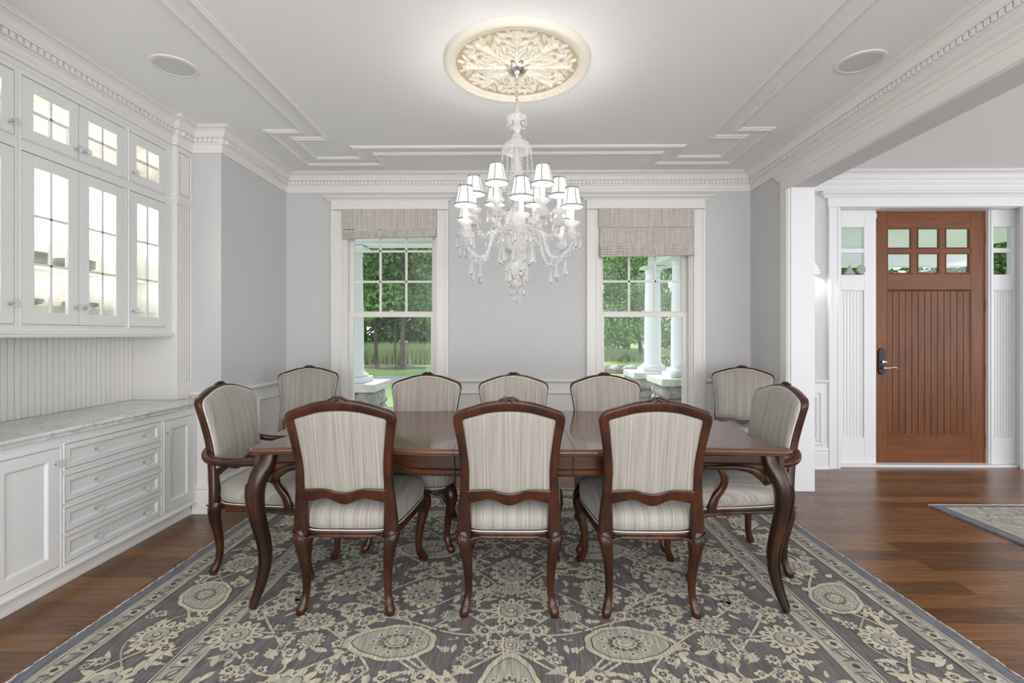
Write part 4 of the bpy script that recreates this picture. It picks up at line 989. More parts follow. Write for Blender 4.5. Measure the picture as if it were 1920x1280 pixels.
m = MB(); m.lathe([(.0, lz(1.815)), (.055, lz(1.812)), (.068, lz(1.80)), (.070, lz(1.785)), (.058, lz(1.772)), (.04, lz(1.765)), (.0, lz(1.762))], seg=32); m.tube([(0, 0, lz(2.66-.15)), (0, 0, lz(1.48))], .0045, 8); m.build('hub', M['steel'], ch)
m = MB(); m.lathe([(.066, lz(1.795)), (.098, lz(1.760)), (.092, lz(1.72)), (.066, lz(1.690)), (.038, lz(1.672)), (.034, lz(1.655)), (.048, lz(1.635)), (.060, lz(1.610)), (.054, lz(1.58)), (.032, lz(1.557)), (.022, lz(1.545)), (.030, lz(1.530)), (.044, lz(1.518)), (.038, lz(1.505)), (.018, lz(1.492)), (.012, lz(1.480))], seg=24, flute=12, fa=.05, cap=False); m.build('bowl_glass', GR, ch)
m = MB()
fr_ = [(0.0, -.036), (.016, -.030), (.026, -.016), (.030, 0), (.026, .016), (.014, .028), (.006, .034)]
m.lathe([(r_*1.05, lz(1.447)+z) for r_, z in fr_], seg=9, sm=False, cap=True); m.build('ball_pendant', M['pendant'], ch)
def drop_mesh(L_, w_, bead=True):
    """faceted pendant hanging from the origin"""
    m = MB(); z0 = 0
    if bead:
        m.lathe([(.0004, 0), (.0055, -.004), (.0068, -.008), (.0055, -.012), (.0004, -.016)], seg=8, sm=False); z0 = -.017
    m.lathe([(.0004, z0), (w_*.22, z0-.03*L_), (w_*.5, z0-.38*L_), (w_*.86, z0-.66*L_), (w_, z0-.80*L_), (w_*.72, z0-.92*L_), (.0006, z0-L_)], seg=6, sm=False)
    return m
dproto = {}
def drop(parent, loc, key, L_=None, w_=None):
    if key not in dproto:
        o = drop_mesh(L_, w_).build('crystal_drop', M['pendant'], parent); dproto[key] = o
    else:
        o = dproto[key].copy(); COL.objects.link(o); o.parent = parent
    o.location = loc; o.rotation_euler = (0, 0, random.Random(str(loc)).uniform(0, 3)); return o
drop_spec = {'big': (.088, .0155), 'mid': (.058, .0105), 'small': (.040, .0080)}
def D(parent, loc, key): return drop(parent, loc, key, *drop_spec[key])
def make_arm(R, zc, zlow, zroot, big):
    """zc: base of the candle cup; the arm runs along +x from the hub"""
    a = empty('arm_light', (0, 0, 0), 0, parent=ch); a.name = 'arm'
    P = [(.055, zroot), (.10*R/.32, zroot+.030), (.15*R/.32, zroot+.005), (.19*R/.32, zlow+.025), (.235*R/.32, zlow), (.28*R/.32, zlow+.018), (R-.004, zlow+.060), (R, zc-.072)]
    pts = catmull([(x, 0, lz(z)) for x, z in P], 5)
    m = MB(); m.tube(pts, .0092, 9); 
    hx = []; NP = len(pts)
    for i in range(NP*4):
        u = i/4; k0 = min(int(u), NP-2); fr = u-k0; p = Vector(pts[k0]).lerp(Vector(pts[k0+1]), min(fr, 1)); A = i*.95
        tg = (Vector(pts[k0+1])-Vector(pts[k0])).normalized(); n1 = Vector((-tg.z, 0, tg.x)); n2 = Vector((0, 1, 0)); hx.append(tuple(p+n1*.0105*cos(A)+n2*.0105*sin(A)))
    m.tube(hx, .0036, 5)
    for k in range(7):
        q = pts[8+k*3] if 8+k*3 < NP else pts[-1]; m.ball((q[0], 0, q[2]-.017), .0072, 7, 5, sm=False)
    m.build('arm_glass', GR, a)
    # twisted rope of glass: small beads along the arm
    m = MB()
    m.lathe([(.006, -.078), (.020, -.072), (.036, -.060), (.046, -.048), (.044, -.044), (.020, -.052), (.012, -.046), (.016, -.036), (.022, -.028), (.016, -.020), (.010, -.014), (.020, -.006), (.034, .004), (.040, .016), (.037, .018), (.016, .004), (.013, .0)], (R, 0, lz(zc)), seg=16, flute=8, fa=.07, cap=False)
    m.build('candle_cup', GR, a)
    m = MB(); m.tube([(R, 0, lz(zc)), (R, 0, lz(zc+.125))], .0125, 14); m.build('candle_sleeve', M['candle'], a)
    m = MB(); m.lathe([(.0, .0), (.009, .002), (.013, .016), (.014, .030), (.009, .046), (.0, .060)], (R, 0, lz(zc+.125)), seg=10); m.build('bulb', M['bulb'], a)
    zs = zc+.095; rb, rt, hh = .0585, .0335, .100
    prof = [(rb+.000, 0), (rb-.010, .02), (rb-.0165, .05), (rb-.0215, .08), (rt, hh)]
    m = MB(); m.lathe(prof, (R, 0, lz(zs)), 32, cap=False); m.build('lamp_shade', M['shade'], a)
    m = MB()
    for rad, z in ((rb+.001, 0.002), (rt+.001, hh-.002)):
        m.loops([[(R+(rad+q)*cos(2*PI*j/32), (rad+q)*sin(2*PI*j/32), lz(zs+z+dz)) for j in range(32)] for q, dz in ((.0008, -.0042), (.0014, 0), (.0008, .0042))], cap=False)
    for k in range(6):
        A = 2*PI*k/6+.3; L = []
        for r_, z in prof: L.append([(R+(r_+.0012)*cos(A+e*.0024/r_), (r_+.0012)*sin(A+e*.0024/r_), lz(zs+z)) for e in (-1, 1)])
        m.loops(L, cyc=False, cap=False)
    m.build('shade_ribbon', M['shadetrim'], a)
    n = 5 if big else 4
    for k in range(n):
        A = 2*PI*k/n+.5; D(a, (R+.045*cos(A), .045*sin(A), lz(zc-.050)), 'mid' if big else 'small')
    D(a, (.235*R/.32, 0, lz(zlow-.008)), 'big' if big else 'small')
    if big: D(a, (.285*R/.32, 0, lz(zlow+.010)), 'big')
    return a
lowa = make_arm(.320, 1.815, 1.648, 1.78, True)
upa = make_arm(.236, 1.918, 1.785, 1.80, False)
rot0 = math.radians(-90+4)
def arm_power(R, zc, ang):
    light('chandelier_bulb', 'POINT', (CX+R*cos(ang), CY+R*sin(ang), zc+.150), 1.9, (1, .955, .90), radius=.018)
for i in range(6):
    o = lowa if i == 0 else copy_tree(lowa, ch); o.rotation_euler = (0, 0, rot0+i*PI/3); arm_power(.320, 1.815, rot0+i*PI/3)
    o = upa if i == 0 else copy_tree(upa, ch); o.rotation_euler = (0, 0, rot0+PI/6+i*PI/3); arm_power(.236, 1.918, rot0+PI/6+i*PI/3)
for i in range(6):
    A = i*PI/3+.2; m = MB()
    for k in range(13):
        z = lz(2.250-.0112*k); r_ = .078+.010*sin(k/12*PI*.5)-.0*k; s_ = .0048 if k < 10 else .0055
        m.ball((r_*cos(A), r_*sin(A), z), s_, 7, 5)
    m.build('bead_string', GR, ch); D(ch, (.088*cos(A), .088*sin(A), lz(2.105)), 'small')
for i in range(8):
    A = i*PI/4; D(ch, (.050*cos(A), .050*sin(A), lz(2.447)), 'small')
for i in range(10):
    A = i*PI/5+.1; D(ch, (.094*cos(A), .094*sin(A), lz(1.735)), 'big'); 
for i in range(8):
    A = i*PI/4+.1; D(ch, (.060*cos(A), .060*sin(A), lz(1.605)), 'mid')
for i in range(8):
    A = i*PI/4+.4; D(ch, (.040*cos(A), .040*sin(A), lz(1.515)), 'small')
for i in range(6):
    A = i*PI/3+.6; m = MB()
    for k in range(11):
        u = k/10; r_ = .062+(.16-.062)*u; z = 1.90-.13*sin(u*PI*.5)-.06*sin(u*PI)
        m.ball((r_*cos(A), r_*sin(A), lz(z)), .0055, 7, 5)
    m.build('bead_string', GR, ch)

# ------------------------------------------------------------ rugs
class Flat:
    def __init__(s): s.mb = MB(); s.k = 0
    def z(s, layer): s.k += 1; return .0106+.0005*layer+1.2e-5*(s.k % 39)
    def poly(s, P, layer, mi):
        z = s.z(layer); n = len(P); c = (sum(p[0] for p in P)/n, sum(p[1] for p in P)/n)
        s.mb.add([(x, y, z) for x, y in P]+[(c[0], c[1], z)], [(i, (i+1) % n, n) for i in range(n)], mi)
    def strip(s, P, w_, layer, mi):
        z = s.z(layer); n = len(P); L = []
        for i in range(n):
            a = Vector(P[max(0, i-1)]); b = Vector(P[min(n-1, i+1)]); d = (b-a); d = d/max(d.length, 1e-6); nn = Vector((-d.y, d.x))*w_/2
            L.append((P[i][0]+nn.x, P[i][1]+nn.y, z)); L.append((P[i][0]-nn.x, P[i][1]-nn.y, z))
        s.mb.add(L, [(2*i, 2*i+1, 2*i+3, 2*i+2) for i in range(n-1)], mi)
def star(cx, cy, R, k, amp, rot=0, asp=1, n=None, pw=1.0):
    n = n or k*6; P = []
    for i in range(n):
        a = 2*PI*i/n; r = R*(1-amp+amp*abs(cos(k*a/2))**pw)
        x, y = r*cos(a), r*sin(a)*asp; P.append((cx+x*cos(rot)-y*sin(rot), cy+x*sin(rot)+y*cos(rot)))
    return P
def leafp(cx, cy, ln, wd, rot, ser=0):
    P = []
    n = 9
    for s_ in (1, -1):
        rng_ = range(n+1) if s_ > 0 else range(n-1, 0, -1)
        for i in rng_:
            u = i/n; v = s_*wd*sin(PI*u**.8)*(1-(.45*((i % 2))) if ser else 1)*.5; x = ln*(u-.5)
            P.append((cx+x*cos(rot)-v*sin(rot), cy+x*sin(rot)+v*cos(rot)))
    return P
def palmette(F, cx, cy, R, asp, rot, rnd, style=0, l0=4):
    C, Gy, K, Pl = 1, 2, 3, 4
    if style == 0:        # teardrop medallion
        def tear(s, d=0.0):
            P = []
            for i in range(48):
                a = 2*PI*i/48; r = R*s*(1+.34*max(0, cos(a))**6+.05*abs(cos(4.5*a))); x, y = r*cos(a), r*sin(a)*asp
                P.append((cx+x*cos(rot)-y*sin(rot), cy+x*sin(rot)+y*cos(rot)))
            return P
        F.poly(tear(1.0), l0, C); F.poly(tear(.84), l0+1, K); F.poly(tear(.815), l0+2, Pl)
        for i in range(9):
            a = 2*PI*i/9+rot; F.poly(star(cx+R*.60*cos(a), cy+R*.60*asp*sin(a), R*.11, 5, .4, a), l0+3, C)
            F.poly(star(cx+R*.60*cos(a), cy+R*.60*asp*sin(a), R*.035, 4, .2, a), l0+4, K)
        F.poly(star(cx, cy, R*.46, 14, .28, rot, asp), l0+3, 0); F.poly(star(cx, cy, R*.33, 12, .15, rot, asp), l0+4, C); F.poly(star(cx, cy, R*.25, 8, .12, rot, asp), l0+5, K)
        F.poly(star(cx, cy, R*.225, 8, .12, rot, asp), l0+6, C); F.poly(star(cx, cy, R*.13, 6, .2, rot, asp), l0+7, Pl)
    elif style == 1:      # many petalled rosette
        k = 12; F.poly(star(cx, cy, R, k, .34, rot, asp, k*8, .7), l0, C)
        for i in range(k):
            a = 2*PI*i/k+rot; F.poly(leafp(cx+R*.72*cos(a), cy+R*.72*asp*sin(a), R*.26, R*.10, a), l0+1, 0)
        F.poly(star(cx, cy, R*.5, k, .12, rot, asp), l0+2, K); F.poly(star(cx, cy, R*.47, k, .12, rot, asp), l0+3, Pl); F.poly(star(cx, cy, R*.2, 6, .3, rot, asp), l0+4, K); F.poly(star(cx, cy, R*.14, 6, .2, rot, asp), l0+5, C)
    elif style == 2:      # serrated lotus
        F.poly(star(cx, cy, R, 15, .30, rot, asp, 90, .6), l0, C)
        F.poly(star(cx, cy, R*.70, 9, .16, rot+.2, asp), l0+1, K); F.poly(star(cx, cy, R*.67, 9, .16, rot+.2, asp), l0+2, Pl)
        for i in range(8):
            a = 2*PI*i/8; F.poly(star(cx+R*.42*cos(a), cy+R*.42*asp*sin(a), R*.08, 4, .3, a), l0+3, K if i % 2 else 2)
        F.poly(star(cx, cy, R*.24, 8, .2, rot, asp), l0+3, 2); F.poly(star(cx, cy, R*.15, 6, .2, rot, asp), l0+4, C)
    else:                 # small flower
        k = rnd.choice((4, 5, 6, 8)); F.poly(star(cx, cy, R, k, .42, rot, asp, k*6, .8), l0, C if rnd.random() < .8 else Pl)
        if R > .022:
            F.poly(star(cx, cy, R*.44, k, .2, rot+.3), l0+1, K if rnd.random() < .5 else 0)
            F.poly(star(cx, cy, R*.22, 5, .2, rot), l0+2, Pl)
def make_rug():
    rnd = random.Random(11); F = Flat(); X1 = 1.812; Y0, Y1 = -1.0, 3.905
    r = empty('area_rug', (0, 0, 0), 0, 'large grey-brown and cream oriental rug under the dining table', 'rug')
    b = MB(); b.box(-X1, X1, Y0, Y1, .0005, .0105); b.m = [0]*6
    b.build('pile', M['rug_grey'], r)
    # ragged overcast edge
    e = MB()
    for s_ in (-1, 1):
        pts = []; y = 1.0
        while y < Y1: pts.append((s_*(X1+rnd.uniform(-.002, .0045)), y, .006)); y += .012
        e.tube(pts, [rnd.uniform(.0045, .0075) for _ in pts], 6)
    pts = []; x = -X1
    while x < X1: pts.append((x, Y1+rnd.uniform(-.002, .005), .006)); x += .012
    e.tube(pts, .006, 6); e.build('fringe_edge', M['rug_edge'], r)
    f = F.mb
    def rect(x0, x1, y0, y1, l, mi): z = .0106+.0005*l; f.add([(x0, y0, z), (x1, y0, z), (x1, y1, z), (x0, y1, z)], [(0, 1, 2, 3)], mi)
    YN = .9     # nothing nearer than this is in view
    rect(-X1+.062, X1-.062, YN, Y1-.062, 0, 4)       # outer guard, pale
    rect(-X1+.165, X1-.165, YN, Y1-.165, 1, 0)       # main border, taupe
    rect(-X1+.505, X1-.505, YN, Y1-.505, 2, 4)       # inner guard
    FX, FY = X1-.61, Y1-.61
    rect(-FX, FX, YN, FY, 3, 0)
    for d_, w_ in ((.064, .006), (.163, .006), (.168, .004), (.503, .006), (.508, .004), (.608, .006)):
        mi = 1 if d_ in (.163, .503, .608, .064) else 3
        for s_ in (-1, 1): F.strip([(s_*(X1-d_), YN), (s_*(X1-d_), Y1-d_)], w_, 4, mi)
        F.strip([(-X1+d_, Y1-d_), (X1-d_, Y1-d_)], w_, 4, mi)
    # guard flowers along both guards
    def guard(d_, pitch, R):
        k = 0; y = YN
        while y < Y1-d_:
            for s_ in (-1, 1):
                x = s_*(X1-d_); 
                if k % 2 == 0: palmette(F, x, y, R, 1, rnd.uniform(0, 6), rnd, 3, 5); F.poly(star(x, y, R*.45, 4, .2), 7, 3)
                else: F.poly(leafp(x, y, R*2.3, R*.9, s_*.6+PI/2), 5, 0); F.poly(leafp(x, y, R*1.4, R*.4, s_*.6+PI/2), 6, 1)
                F.strip([(x-R, y+pitch*.45), (x, y+pitch*.55), (x+R, y+pitch*.45)], .006, 5, 0)
            y += pitch; k += 1
        x = -X1+d_
        while x < X1-d_:
            palmette(F, x, Y1-d_, R, 1, rnd.uniform(0, 6), rnd, 3, 5); x += pitch*1.6
    guard(.113, .062, .028); guard(.557, .066, .030)
    # main border: big palmettes with swinging vine
    def along(side, u):   # position on the border centre line
        return (side*(X1-.335), u)
    for side in (-1, 1):
        V = []
        for i in range(181):
            u = YN+(Y1-.335-YN)*i/180; V.append((side*(X1-.335)+.075*sin(u*2*PI/.62), u))
        F.strip(V, .010, 5, 1)
        V2 = [(side*(X1-.335)-.09*sin(u*2*PI/.62+.6), u) for _, u in V]; F.strip(V2, .007, 5, 4)
        u = 1.05; k = 0
        while u < Y1-.25:
            x = side*(X1-.335)
            palmette(F, x, u, .130 if k % 2 == 0 else .095, .8 if k % 2 == 0 else 1, side*(.9 if k % 4 < 2 else 2.2), rnd, (0, 2, 2, 1)[k % 4], 7)
            for q in range(26):
                a = rnd.uniform(0, 2*PI); rr_ = rnd.uniform(.10, .17); xx = x+rr_*cos(a)*.8; yy = u+.15+rr_*sin(a)*.7
                if abs(xx-x) < .145:
                    if q % 3: F.poly(leafp(xx, yy, rnd.uniform(.05, .10), rnd.uniform(.022, .034), a+rnd.uniform(-1, 1), q % 2), 6, 1)
                    else: palmette(F, xx, yy, rnd.uniform(.020, .034), 1, a, rnd, 3, 6)
            u += .31; k += 1
    x = -X1+.5
    while x < X1-.4:
        palmette(F, x, Y1-.335, .11, .8, PI/2, rnd, 2, 7); x += .33
        for q in range(8): F.poly(leafp(x-.16+rnd.uniform(-.07, .07), Y1-.335+rnd.uniform(-.12, .12), .08, .03, rnd.uniform(0, 6)), 6, 1)
    # field, mirrored about the rug's long axis
    XM = -.030; big = []
    def both(fn, x, y, *a):
        fn(x, y, 1, *a)
        if abs(x) > .02: fn(-x, y, -1, *a)
    def big_m(x, y, R, asp, rot, st):
        def g(xx, yy, s_): palmette(F, XM+xx, yy, R, asp, rot if s_ > 0 else PI-rot, rnd, st, 8); big.append((XM+xx, yy, R*1.05))
        both(g, x, y)
    for y0 in (1.10, 1.945, 2.79):
        big_m(.455, y0, .155, .72, 0, 0)
    for y0 in (1.30, 2.17, 3.00): big_m(0, y0, .105, 1, 0, 1)
    for y0 in (1.68, 2.53, 3.20): big_m(0, y0, .150, .75, PI/2, 0 if y0 < 2 else 2)
    for y0 in (1.65, 2.42): big_m(.79, y0, .150, .8, 2.2, 2)
    for y0 in (2.08, 2.95): big_m(.84, y0, .095, .7, .2, 2)
    for y0 in (2.30, 3.12): big_m(.42, y0, .12, .8, 1.0, 2)
    for y0 in (1.98, 2.70): big_m(1.12, y0, .110, .9, 0, 1)
    for y0 in (1.45, 2.38): big_m(.40+.0, y0-.0, .07, 1, 0, 1)
    big_m(0, 1.93, .060, 1, 0, 1); big_m(.26, 2.13, .048, 1, 0, 1); big_m(.80, 1.95, .055, 1, 0, 1); big_m(0, 2.36, .055, 1, 0, 1)
    def clear(x, y, r_): return all((x-a)**2+(y-b)**2 > (c+r_)**2 for a, b, c in big)
    # vine lattice
    lines = []
    for x0, am, ph, per in ((.23, .17, 0, .86), (.62, .20, 2.2, .86), (.98, .15, 4.2, .86), (.40, .30, 3.6, 1.3), (.80, .28, .8, 1.1), (.12, .09, 1.0, .43)):
        P = []
        for i in range(260):
            y = YN+(FY-YN)*i/259; tri = 2/PI*math.asin(sin(y*2*PI/per+ph)); P.append((x0+am*(.55*tri+.45*sin(y*2*PI/per+ph)), y))
        lines.append(P)
    for y0, am, per, ph in ((1.2, .10, .9, 0), (1.58, .13, .7, 1), (1.83, .08, .6, 2), (2.06, .06, .8, 3.4), (2.26, .10, .7, .5), (2.62, .12, .8, 2.5), (2.9, .1, .7, 1.2), (3.15, .06, .6, 0)):
        P = []
        for i in range(150):
            x = (FX-.02)*i/149; P.append((x, y0+am*sin(x*2*PI/per+ph)))
        lines.append(P)
    for P in lines:
        for s_ in (1, -1):
            Q_ = [(XM+s_*x, y) for x, y in P if abs(XM+s_*x) < FX-.005]
            if len(Q_) > 2: F.strip(Q_, .0095, 4, 1 if P is not lines[5] else 4)
    # leaves and small flowers strung along the vines
    k = 0
    for P in lines:
        acc = 0; nxt = .03
        for i in range(1, len(P)-1):
            acc += math.dist(P[i], P[i-1])
            if acc > nxt:
                acc = 0; nxt = rnd.uniform(.045, .075); k += 1
                x, y = P[i]; ta = math.atan2(P[i+1][1]-P[i-1][1], P[i+1][0]-P[i-1][0]); s2 = 1 if k % 2 else -1; off = rnd.uniform(.018, .034)
                nx, ny = -sin(ta)*s2*off, cos(ta)*s2*off; ty = rnd.random(); R = rnd.uniform(.024, .042); jit = rnd.uniform(-.5, .5); lnv = rnd.uniform(.045, .085)
                for s_ in (1, -1):
                    xx, yy = XM+s_*(x+nx), y+ny
                    if abs(xx) > FX-.04 or not clear(xx, yy, .012): continue
                    rot = ta+s2*.7+jit; rot = rot if s_ > 0 else PI-rot
                    if ty < .45: palmette(F, xx, yy, R, 1, rot, rnd, 3, 6)
                    else: F.poly(leafp(xx, yy, lnv, lnv*.42, rot, ty > .7), 5, 1 if ty < .9 else 4)
    for _ in range(900):
        x, y = rnd.uniform(.02, FX), rnd.uniform(YN+.4, FY-.03); R = rnd.uniform(.016, .030); ty = rnd.random(); rot = rnd.uniform(0, 6.28)
        for s_ in (1, -1):
            xx = XM+s_*x
            if abs(xx) > FX-.03 or not clear(xx, y, .01): continue
            if ty < .4: palmette(F, xx, y, R, 1, rot, rnd, 3, 7)
            else: F.poly(leafp(xx, y, R*2.6, R*1.0, rot if s_ > 0 else PI-rot, ty > .7), 5, 1 if ty < .8 else 2)
    f.build('woven_pattern', [M['rug_field'], M['rug_cream'], M['rug_grey'], M['rug_ink'], M['rug_pale']], r)
make_rug()
def hall_rug():
    rnd = random.Random(5); F = Flat(); x0, x1, y0, y1 = 2.975, 5.2, 1.2, 3.57
    r = empty('hall_rug', (0, 0, 0), 0, 'pale cream rug with grey-blue border on the hall floor', 'rug')
    b = MB(); b.box(x0, x1, y0, y1, .0005, .0105); b.build('pile', M['rug_grey'], r); f = F.mb
    z = .0112; f.add([(x0+.075, y0, z), (x1, y0, z), (x1, y1-.05, z), (x0+.075, y1-.05, z)], [(0, 1, 2, 3)], 5)
    F.strip([(x0+.086, y0), (x0+.086, y1-.061), (x1, y1-.061)], .012, 2, 1); F.strip([(x0+.25, y0), (x0+.25, y1-.2), (x1, y1-.2)], .008, 2, 2)
    for _ in range(900):
        x, y = rnd.uniform(x0+.11, 4.3), rnd.uniform(2.2, y1-.08); a = rnd.uniform(0, 6.28)
        if rnd.random() < .5: F.poly(leafp(x, y, rnd.uniform(.03, .07), rnd.uniform(.012, .02), a), 3, rnd.choice((4, 4, 1, 2)))
        else: F.poly(star(x, y, rnd.uniform(.012, .028), 5, .4, a), 3, rnd.choice((1, 4, 4)))
    f.build('woven_pattern', [M['rug_field'], M['rug_cream'], M['rug_grey'], M['rug_ink'], M['rug_pale'], M['rug_oat']], r)
    e = MB(); pts = []; x = x0
    while x < x1: pts.append((x, y1+rnd.uniform(0, .008), .006)); x += .014
    e.tube(pts, .007, 6); e.build('fringe_edge', M['rug_edge'], r)
hall_rug()
# ------------------------------------------------------------ outside
GZ = -.45
m = MB(); m.box(-60, 60, 4.8, 110, GZ-.1, GZ); m.build('ground', M['grass'], kind='structure')
m = MB(); m.box(-4.5, 8.0, 4.80, 7.45, GZ, -.10); m.box(2.0, 8.0, 7.45, 10.2, GZ, -.10); m.build('porch_floor', M['concrete'], kind='structure')
m = MB(); m.box(-5, 8.5, 4.75, 7.5, 2.86, 2.95); m.box(2.0, 8.5, 7.5, 10.2, 2.86, 2.95)
for i in range(24): m.box(-5, 8.5, 4.80+i*.11, 4.803+i*.11, 2.852, 2.86)
m.build('porch_ceiling', M['porchblue'], kind='structure')
m = MB(); m.box(-5, 2.52, 6.98, 7.26, 2.53, 2.859); m.box(-5, 2.519, 6.94, 6.979, 2.78, 2.858); m.box(2.521, 2.9, 7.0, 9.19, 2.531, 2.857); m.box(2.52, 8.5, 9.2, 9.5, 2.53, 2.859); m.box(-5, 2.518, 6.96, 6.979, 2.531, 2.56)
m.build('porch_beam', M['porchwhite'], kind='structure', bev=.01)
def porch_column(x, y, d, label):
    r = empty('porch_column', (x, y, .55), 0, label, 'column', 'white porch columns')
    R = d/2; h = 1.97
    m = MB(); m.lathe([(R*1.0, .16), (R*1.0, h*.35), (R*.93, h*.7), (R*.86, h-.12)], seg=32, cap=True); m.build('shaft', M['porchwhite'], r)
    m = MB(); m.box(-R*1.5, R*1.5, -R*1.5, R*1.5, 0, .075); m.lathe([(R*1.42, .075), (R*1.48, .095), (R*1.42, .118), (R*1.22, .125), (R*1.18, .140), (R*1.05, .150), (R*1.0, .165)], seg=32); m.build('column_base', M['porchwhite'], r, bev=.004)
    m = MB(); m.lathe([(R*.86, h-.13), (R*.98, h-.125), (R*.98, h-.11), (R*.9, h-.10), (R*.9, h-.07), (R*1.1, h-.05), (R*1.28, h-.03), (R*1.28, h-.028)], seg=32); m.box(-R*1.35, R*1.35, -R*1.35, R*1.35, h-.03, h); m.build('capital', M['porchwhite'], r, bev=.004)
def stone_pier(x, y, hw, label, rot=0):
    r = empty('stone_pier', (x, y, 0), rot, label, 'stone pier', 'stone piers under the porch columns'); rnd = random.Random(int(abs(x*100)+y*10))
    m = MB(); m.box(-hw, hw, -hw, hw, .44, .549)
    o = m.build('capstone', M['concrete'], r, bev=.012)
    m = MB(); w_ = hw-.10; m.box(-w_, w_, -w_, w_, -.449, .44, 1)
    for side in range(4):
        z = -.42
        while z < .40:
            hgt = rnd.uniform(.13, .22); u = -w_
            while u < w_:
                wd = rnd.uniform(.14, .30); cu, cz = min(u+wd/2, w_-.03), min(z+hgt/2, .36)
                A = side*PI/2; px, py = cu*cos(A)+w_*sin(A), cu*sin(A)-w_*cos(A)
                MM = Matrix.Translation((px, py, cz)) @ Matrix.Rotation(A, 4, 'Z') @ Matrix.Rotation(rnd.uniform(-.3, .3), 4, 'Y')
                m.ball((0, 0, 0), 1, 10, 7, 0, True, MM, (wd*.52, .055+rnd.uniform(0, .03), hgt*.50)); u += wd
            z += hgt*.92
    m.build('fieldstone', [M['stone'], M['mortar']], r)
for x, y, d, hw, t_ in ((-2.42, 7.15, .30, .44, 'seen through the left window'), (2.685, 8.05, .33, .45, 'nearer one seen through the right window'), (2.56, 9.30, .31, .46, 'farther one seen through the right window')):
    porch_column(x, y, d, 'round white porch column, '+t_); stone_pier(x, y, hw, 'fieldstone pier with pale cap carrying a porch column, '+t_)
m = MB(); m.box(-30, 30, 16.8, 19.6, GZ, GZ+.02); m.build('driveway', M['asphalt'], kind='structure')
def leaves(name, blobs, n, size, mt, parent, seed):
    rs = np.random.RandomState(seed); vol = np.array([b[3]**2 for b in blobs]); vol = vol/vol.sum(); idx = rs.choice(len(blobs), n, p=vol)
    B = np.array(blobs)[idx]; d = rs.normal(size=(n, 3)); d /= np.linalg.norm(d, axis=1)[:, None]; rr = rs.uniform(.55, 1.05, n)**.6
    P = B[:, :3]+d*(B[:, 3]*rr)[:, None]*np.array([1, 1, .8]); u = rs.normal(size=(n, 3)); u /= np.linalg.norm(u, axis=1)[:, None]; v = np.cross(u, d+.3*rs.normal(size=(n, 3))); v /= np.linalg.norm(v, axis=1)[:, None]
    s_ = (size*rs.uniform(.6, 1.3, n))[:, None]; Q = np.stack([P-u*s_, P-v*s_*.5, P+u*s_, P+v*s_*.5], 1).reshape(-1, 3)
    me = bpy.data.meshes.new(name); me.from_pydata([tuple(p) for p in Q.tolist()], [], [(4*i, 4*i+1, 4*i+2, 4*i+3) for i in range(n)]); me.materials.append(mt)
    o = bpy.data.objects.new(name, me); COL.objects.link(o); o.parent = parent; return o
def tree(x, y, th, tr, ht, wd, low, n, size, mt, label, seed, lean=0, group=None, cat='tree', gz=GZ):
    r = empty('tree', (x, y, gz), 0, label, cat, group); rs = random.Random(seed)
    m = MB(); m.tube([(0, 0, 0), (.02+lean*.2, 0, ht*.15), (lean*.6, .05, ht*.4), (lean, 0, ht*.8)], [tr*1.35, tr, tr*.8, tr*.25], 10)
    for i in range(7):
        a = rs.uniform(0, 6.28); z = low+rs.uniform(0, ht*.4); m.tube([(lean*.5, 0, z-.3), (lean*.5+cos(a)*wd*.4, sin(a)*wd*.4, z+.5), (lean*.5+cos(a)*wd*.8, sin(a)*wd*.8, z+.9)], [tr*.45, tr*.3, tr*.1], 6)
    m.build('trunk', M['bark'], r)
    bl = []
    for i in range(26):
        u = rs.random(); z = low+(ht-low)*u; rad = wd*(1.05-.75*u)*rs.uniform(.3, 1); a = rs.uniform(0, 6.28)
        bl.append((lean*.6+rad*cos(a), rad*sin(a), z, wd*rs.uniform(.28, .48)))
    leaves('foliage', bl, n, size, mt, r, seed); return r
G2 = 'lawn trees beyond the left window'
tree(-7.38, 25.4, 0, .085, 9, 2.6, 2.3, 9000, .13, M['leaf1'], 'lawn tree with the leftmost trunk beyond the left window', 1, -.3, G2)
tree(-7.0, 27.6, 0, .05, 8, 2.2, 2.4, 6000, .13, M['leaf1'], 'thin lawn tree with the middle trunk beyond the left window', 2, .1, G2)
tree(-5.88, 24.6, 0, .12, 9.5, 2.8, 2.5, 9000, .13, M['leaf2'], 'lawn tree with the thickest trunk beyond the left window', 3, .2, G2)
for x, y, i in ((-7.38, 25.4, 0), (-5.88, 24.6, 1)):
    m = MB(); m.lathe([(1.3, .0), (.9, .06), (.2, .14), (0, .14)], (x, y, GZ), 20); m.build('mulch_ring', M['mulch'], kind='structure')
tree(8.4, 33.0, 0, .13, 7, 3.4, 1.7, 12000, .12, M['leaf1'], 'drooping leaning tree beyond the right window', 7, -.9)
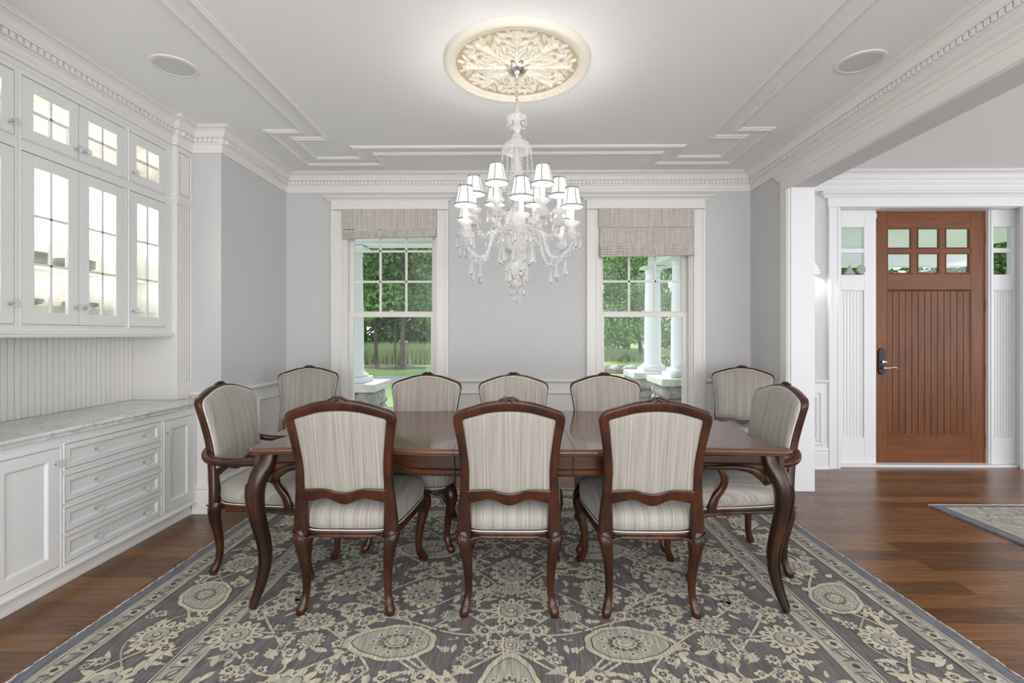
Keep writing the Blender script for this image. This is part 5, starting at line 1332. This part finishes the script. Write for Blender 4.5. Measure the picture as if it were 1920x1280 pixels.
# forest edge
base = [tree(0, 0, 0, .3, 12, 4.2, .6, 7000, .30, M['leaf2'], 'x', 21), tree(0, 0, 0, .3, 11, 4.4, .5, 7000, .30, M['leaf1'], 'x', 22)]
frow = [(-34, 50, 0), (-27, 46, 1), (-20.5, 48, 0), (-15, 45, 0), (-9.5, 47, 1), (-4, 45, 0), (2, 50, 1), (16, 56, 0), (22, 55, 1), (29, 50, 0), (36, 52, 1), (9, 60, 0), (-30, 58, 1), (-18, 57, 0), (-11, 58, 1), (-2, 57, 0), (4, 58, 0), (12, 54, 1), (23, 38, 1), (29, 34, 0), (36, 37, 1), (43, 42, 0)]
used = set()
for i, (x, y, k) in enumerate(frow):
    o = base[k] if k not in used else copy_tree(base[k]); used.add(k)
    o.location = (x, y, GZ); o.rotation_euler = (0, 0, i*1.3); o['label'] = ('dark' if k == 0 else 'lighter')+' green woodland tree at the far edge of the meadow'; o['group'] = 'dark woodland trees' if k == 0 else 'lighter woodland trees'
# tall meadow grass and a bright hayfield
rs = np.random.RandomState(3)
def blades(name, x0, x1, y0, y1, n, h, mt, lab):
    x = rs.uniform(x0, x1, n); y = y0+(y1-y0)*rs.uniform(0, 1, n)**1.4; hh = h*rs.uniform(.5, 1.1, n); a = rs.uniform(0, 3.14, n); w_ = .035
    dx, dy = np.cos(a)*w_, np.sin(a)*w_; lx = rs.normal(0, .12, n)
    V = np.stack([np.stack([x-dx, y-dy, np.full(n, GZ)], 1), np.stack([x+dx, y+dy, np.full(n, GZ)], 1), np.stack([x+lx, y, GZ+hh], 1)], 1).reshape(-1, 3)
    me = bpy.data.meshes.new(name); me.from_pydata([tuple(p) for p in V.tolist()], [], [(3*i, 3*i+1, 3*i+2) for i in range(n)]); me.materials.append(mt)
    o = bpy.data.objects.new(name, me); COL.objects.link(o); tag(o, lab, 'grass', None, 'stuff')
blades('meadow_grass', -18, -.5, 27.5, 40, 16000, 1.15, M['meadow'], 'tall wild grass of the meadow behind the lawn trees')
blades('hayfield_grass', 3.5, 20, 31, 44, 9000, .6, M['meadow'], 'bright grass of the open field beyond the right window')
# mulch bed and boulders beyond the right window
m = MB(); m.box(2.6, 12, 21.2, 26, GZ, GZ+.05); m.build('mulch_bed', M['mulch'], kind='structure')
for i, (x, y, sx_, sz_, t_) in enumerate(((3.9, 22.4, .14, .19, 'small boulder at the left of the row outside the right window'), (4.36, 22.3, .27, .17, 'middle boulder of the row outside the right window'), (5.07, 22.3, .36, .18, 'widest boulder of the row outside the right window'))):
    rnd = random.Random(i); m = MB(); m.ball((0, 0, 0), 1, 12, 8, sq=(sx_, .3, sz_))
    m.v = [(a*(1+.15*sin(7*a+5*c)), b*(1+.1*sin(9*c)), c*(1+.12*sin(8*a+b))) for a, b, c in m.v]
    o = m.build('boulder', M['stone'], None, t_, 'rock', 'boulders edging the drive'); o.location = (x, y, GZ+sz_*.7)
# flowering shrub between the columns
r = empty('shrub', (4.05, 13.2, GZ), 0, 'green shrub with pink and white blooms between the porch columns', 'shrub')
leaves('foliage', [(0, 0, .5, .5), (.3, .1, .6, .45), (-.3, 0, .5, .4), (0, 0, .9, .3)], 2200, .06, M['leaf1'], r, 9)
leaves('blossom', [(0, -.1, .75, .45), (.2, -.1, .9, .3)], 90, .05, mat('pink_blossom', (.75, .5, .52, 1), .6), r, 10)
m = MB(); m.tube([(0, 0, 0), (.02, 0, .5)], .03, 6); m.build('stem', M['bark'], r)
# seat every cabinet's origin at the middle of its own base
for o in list(COL.objects):
    if o.type == 'EMPTY' and o.name.split('.')[0] in ('base_cabinet', 'wall_cabinet'):
        ch_ = kids(o); bd = [c_ for c_ in ch_ if c_.name.startswith('body')][0]
        vs = [v.co for v in bd.data.vertices]; L0 = Vector(((min(v.x for v in vs)+max(v.x for v in vs))/2, (min(v.y for v in vs)+max(v.y for v in vs))/2, min(v.z for v in vs)))
        o.location = L0
        for c_ in ch_: c_.location = c_.location-L0
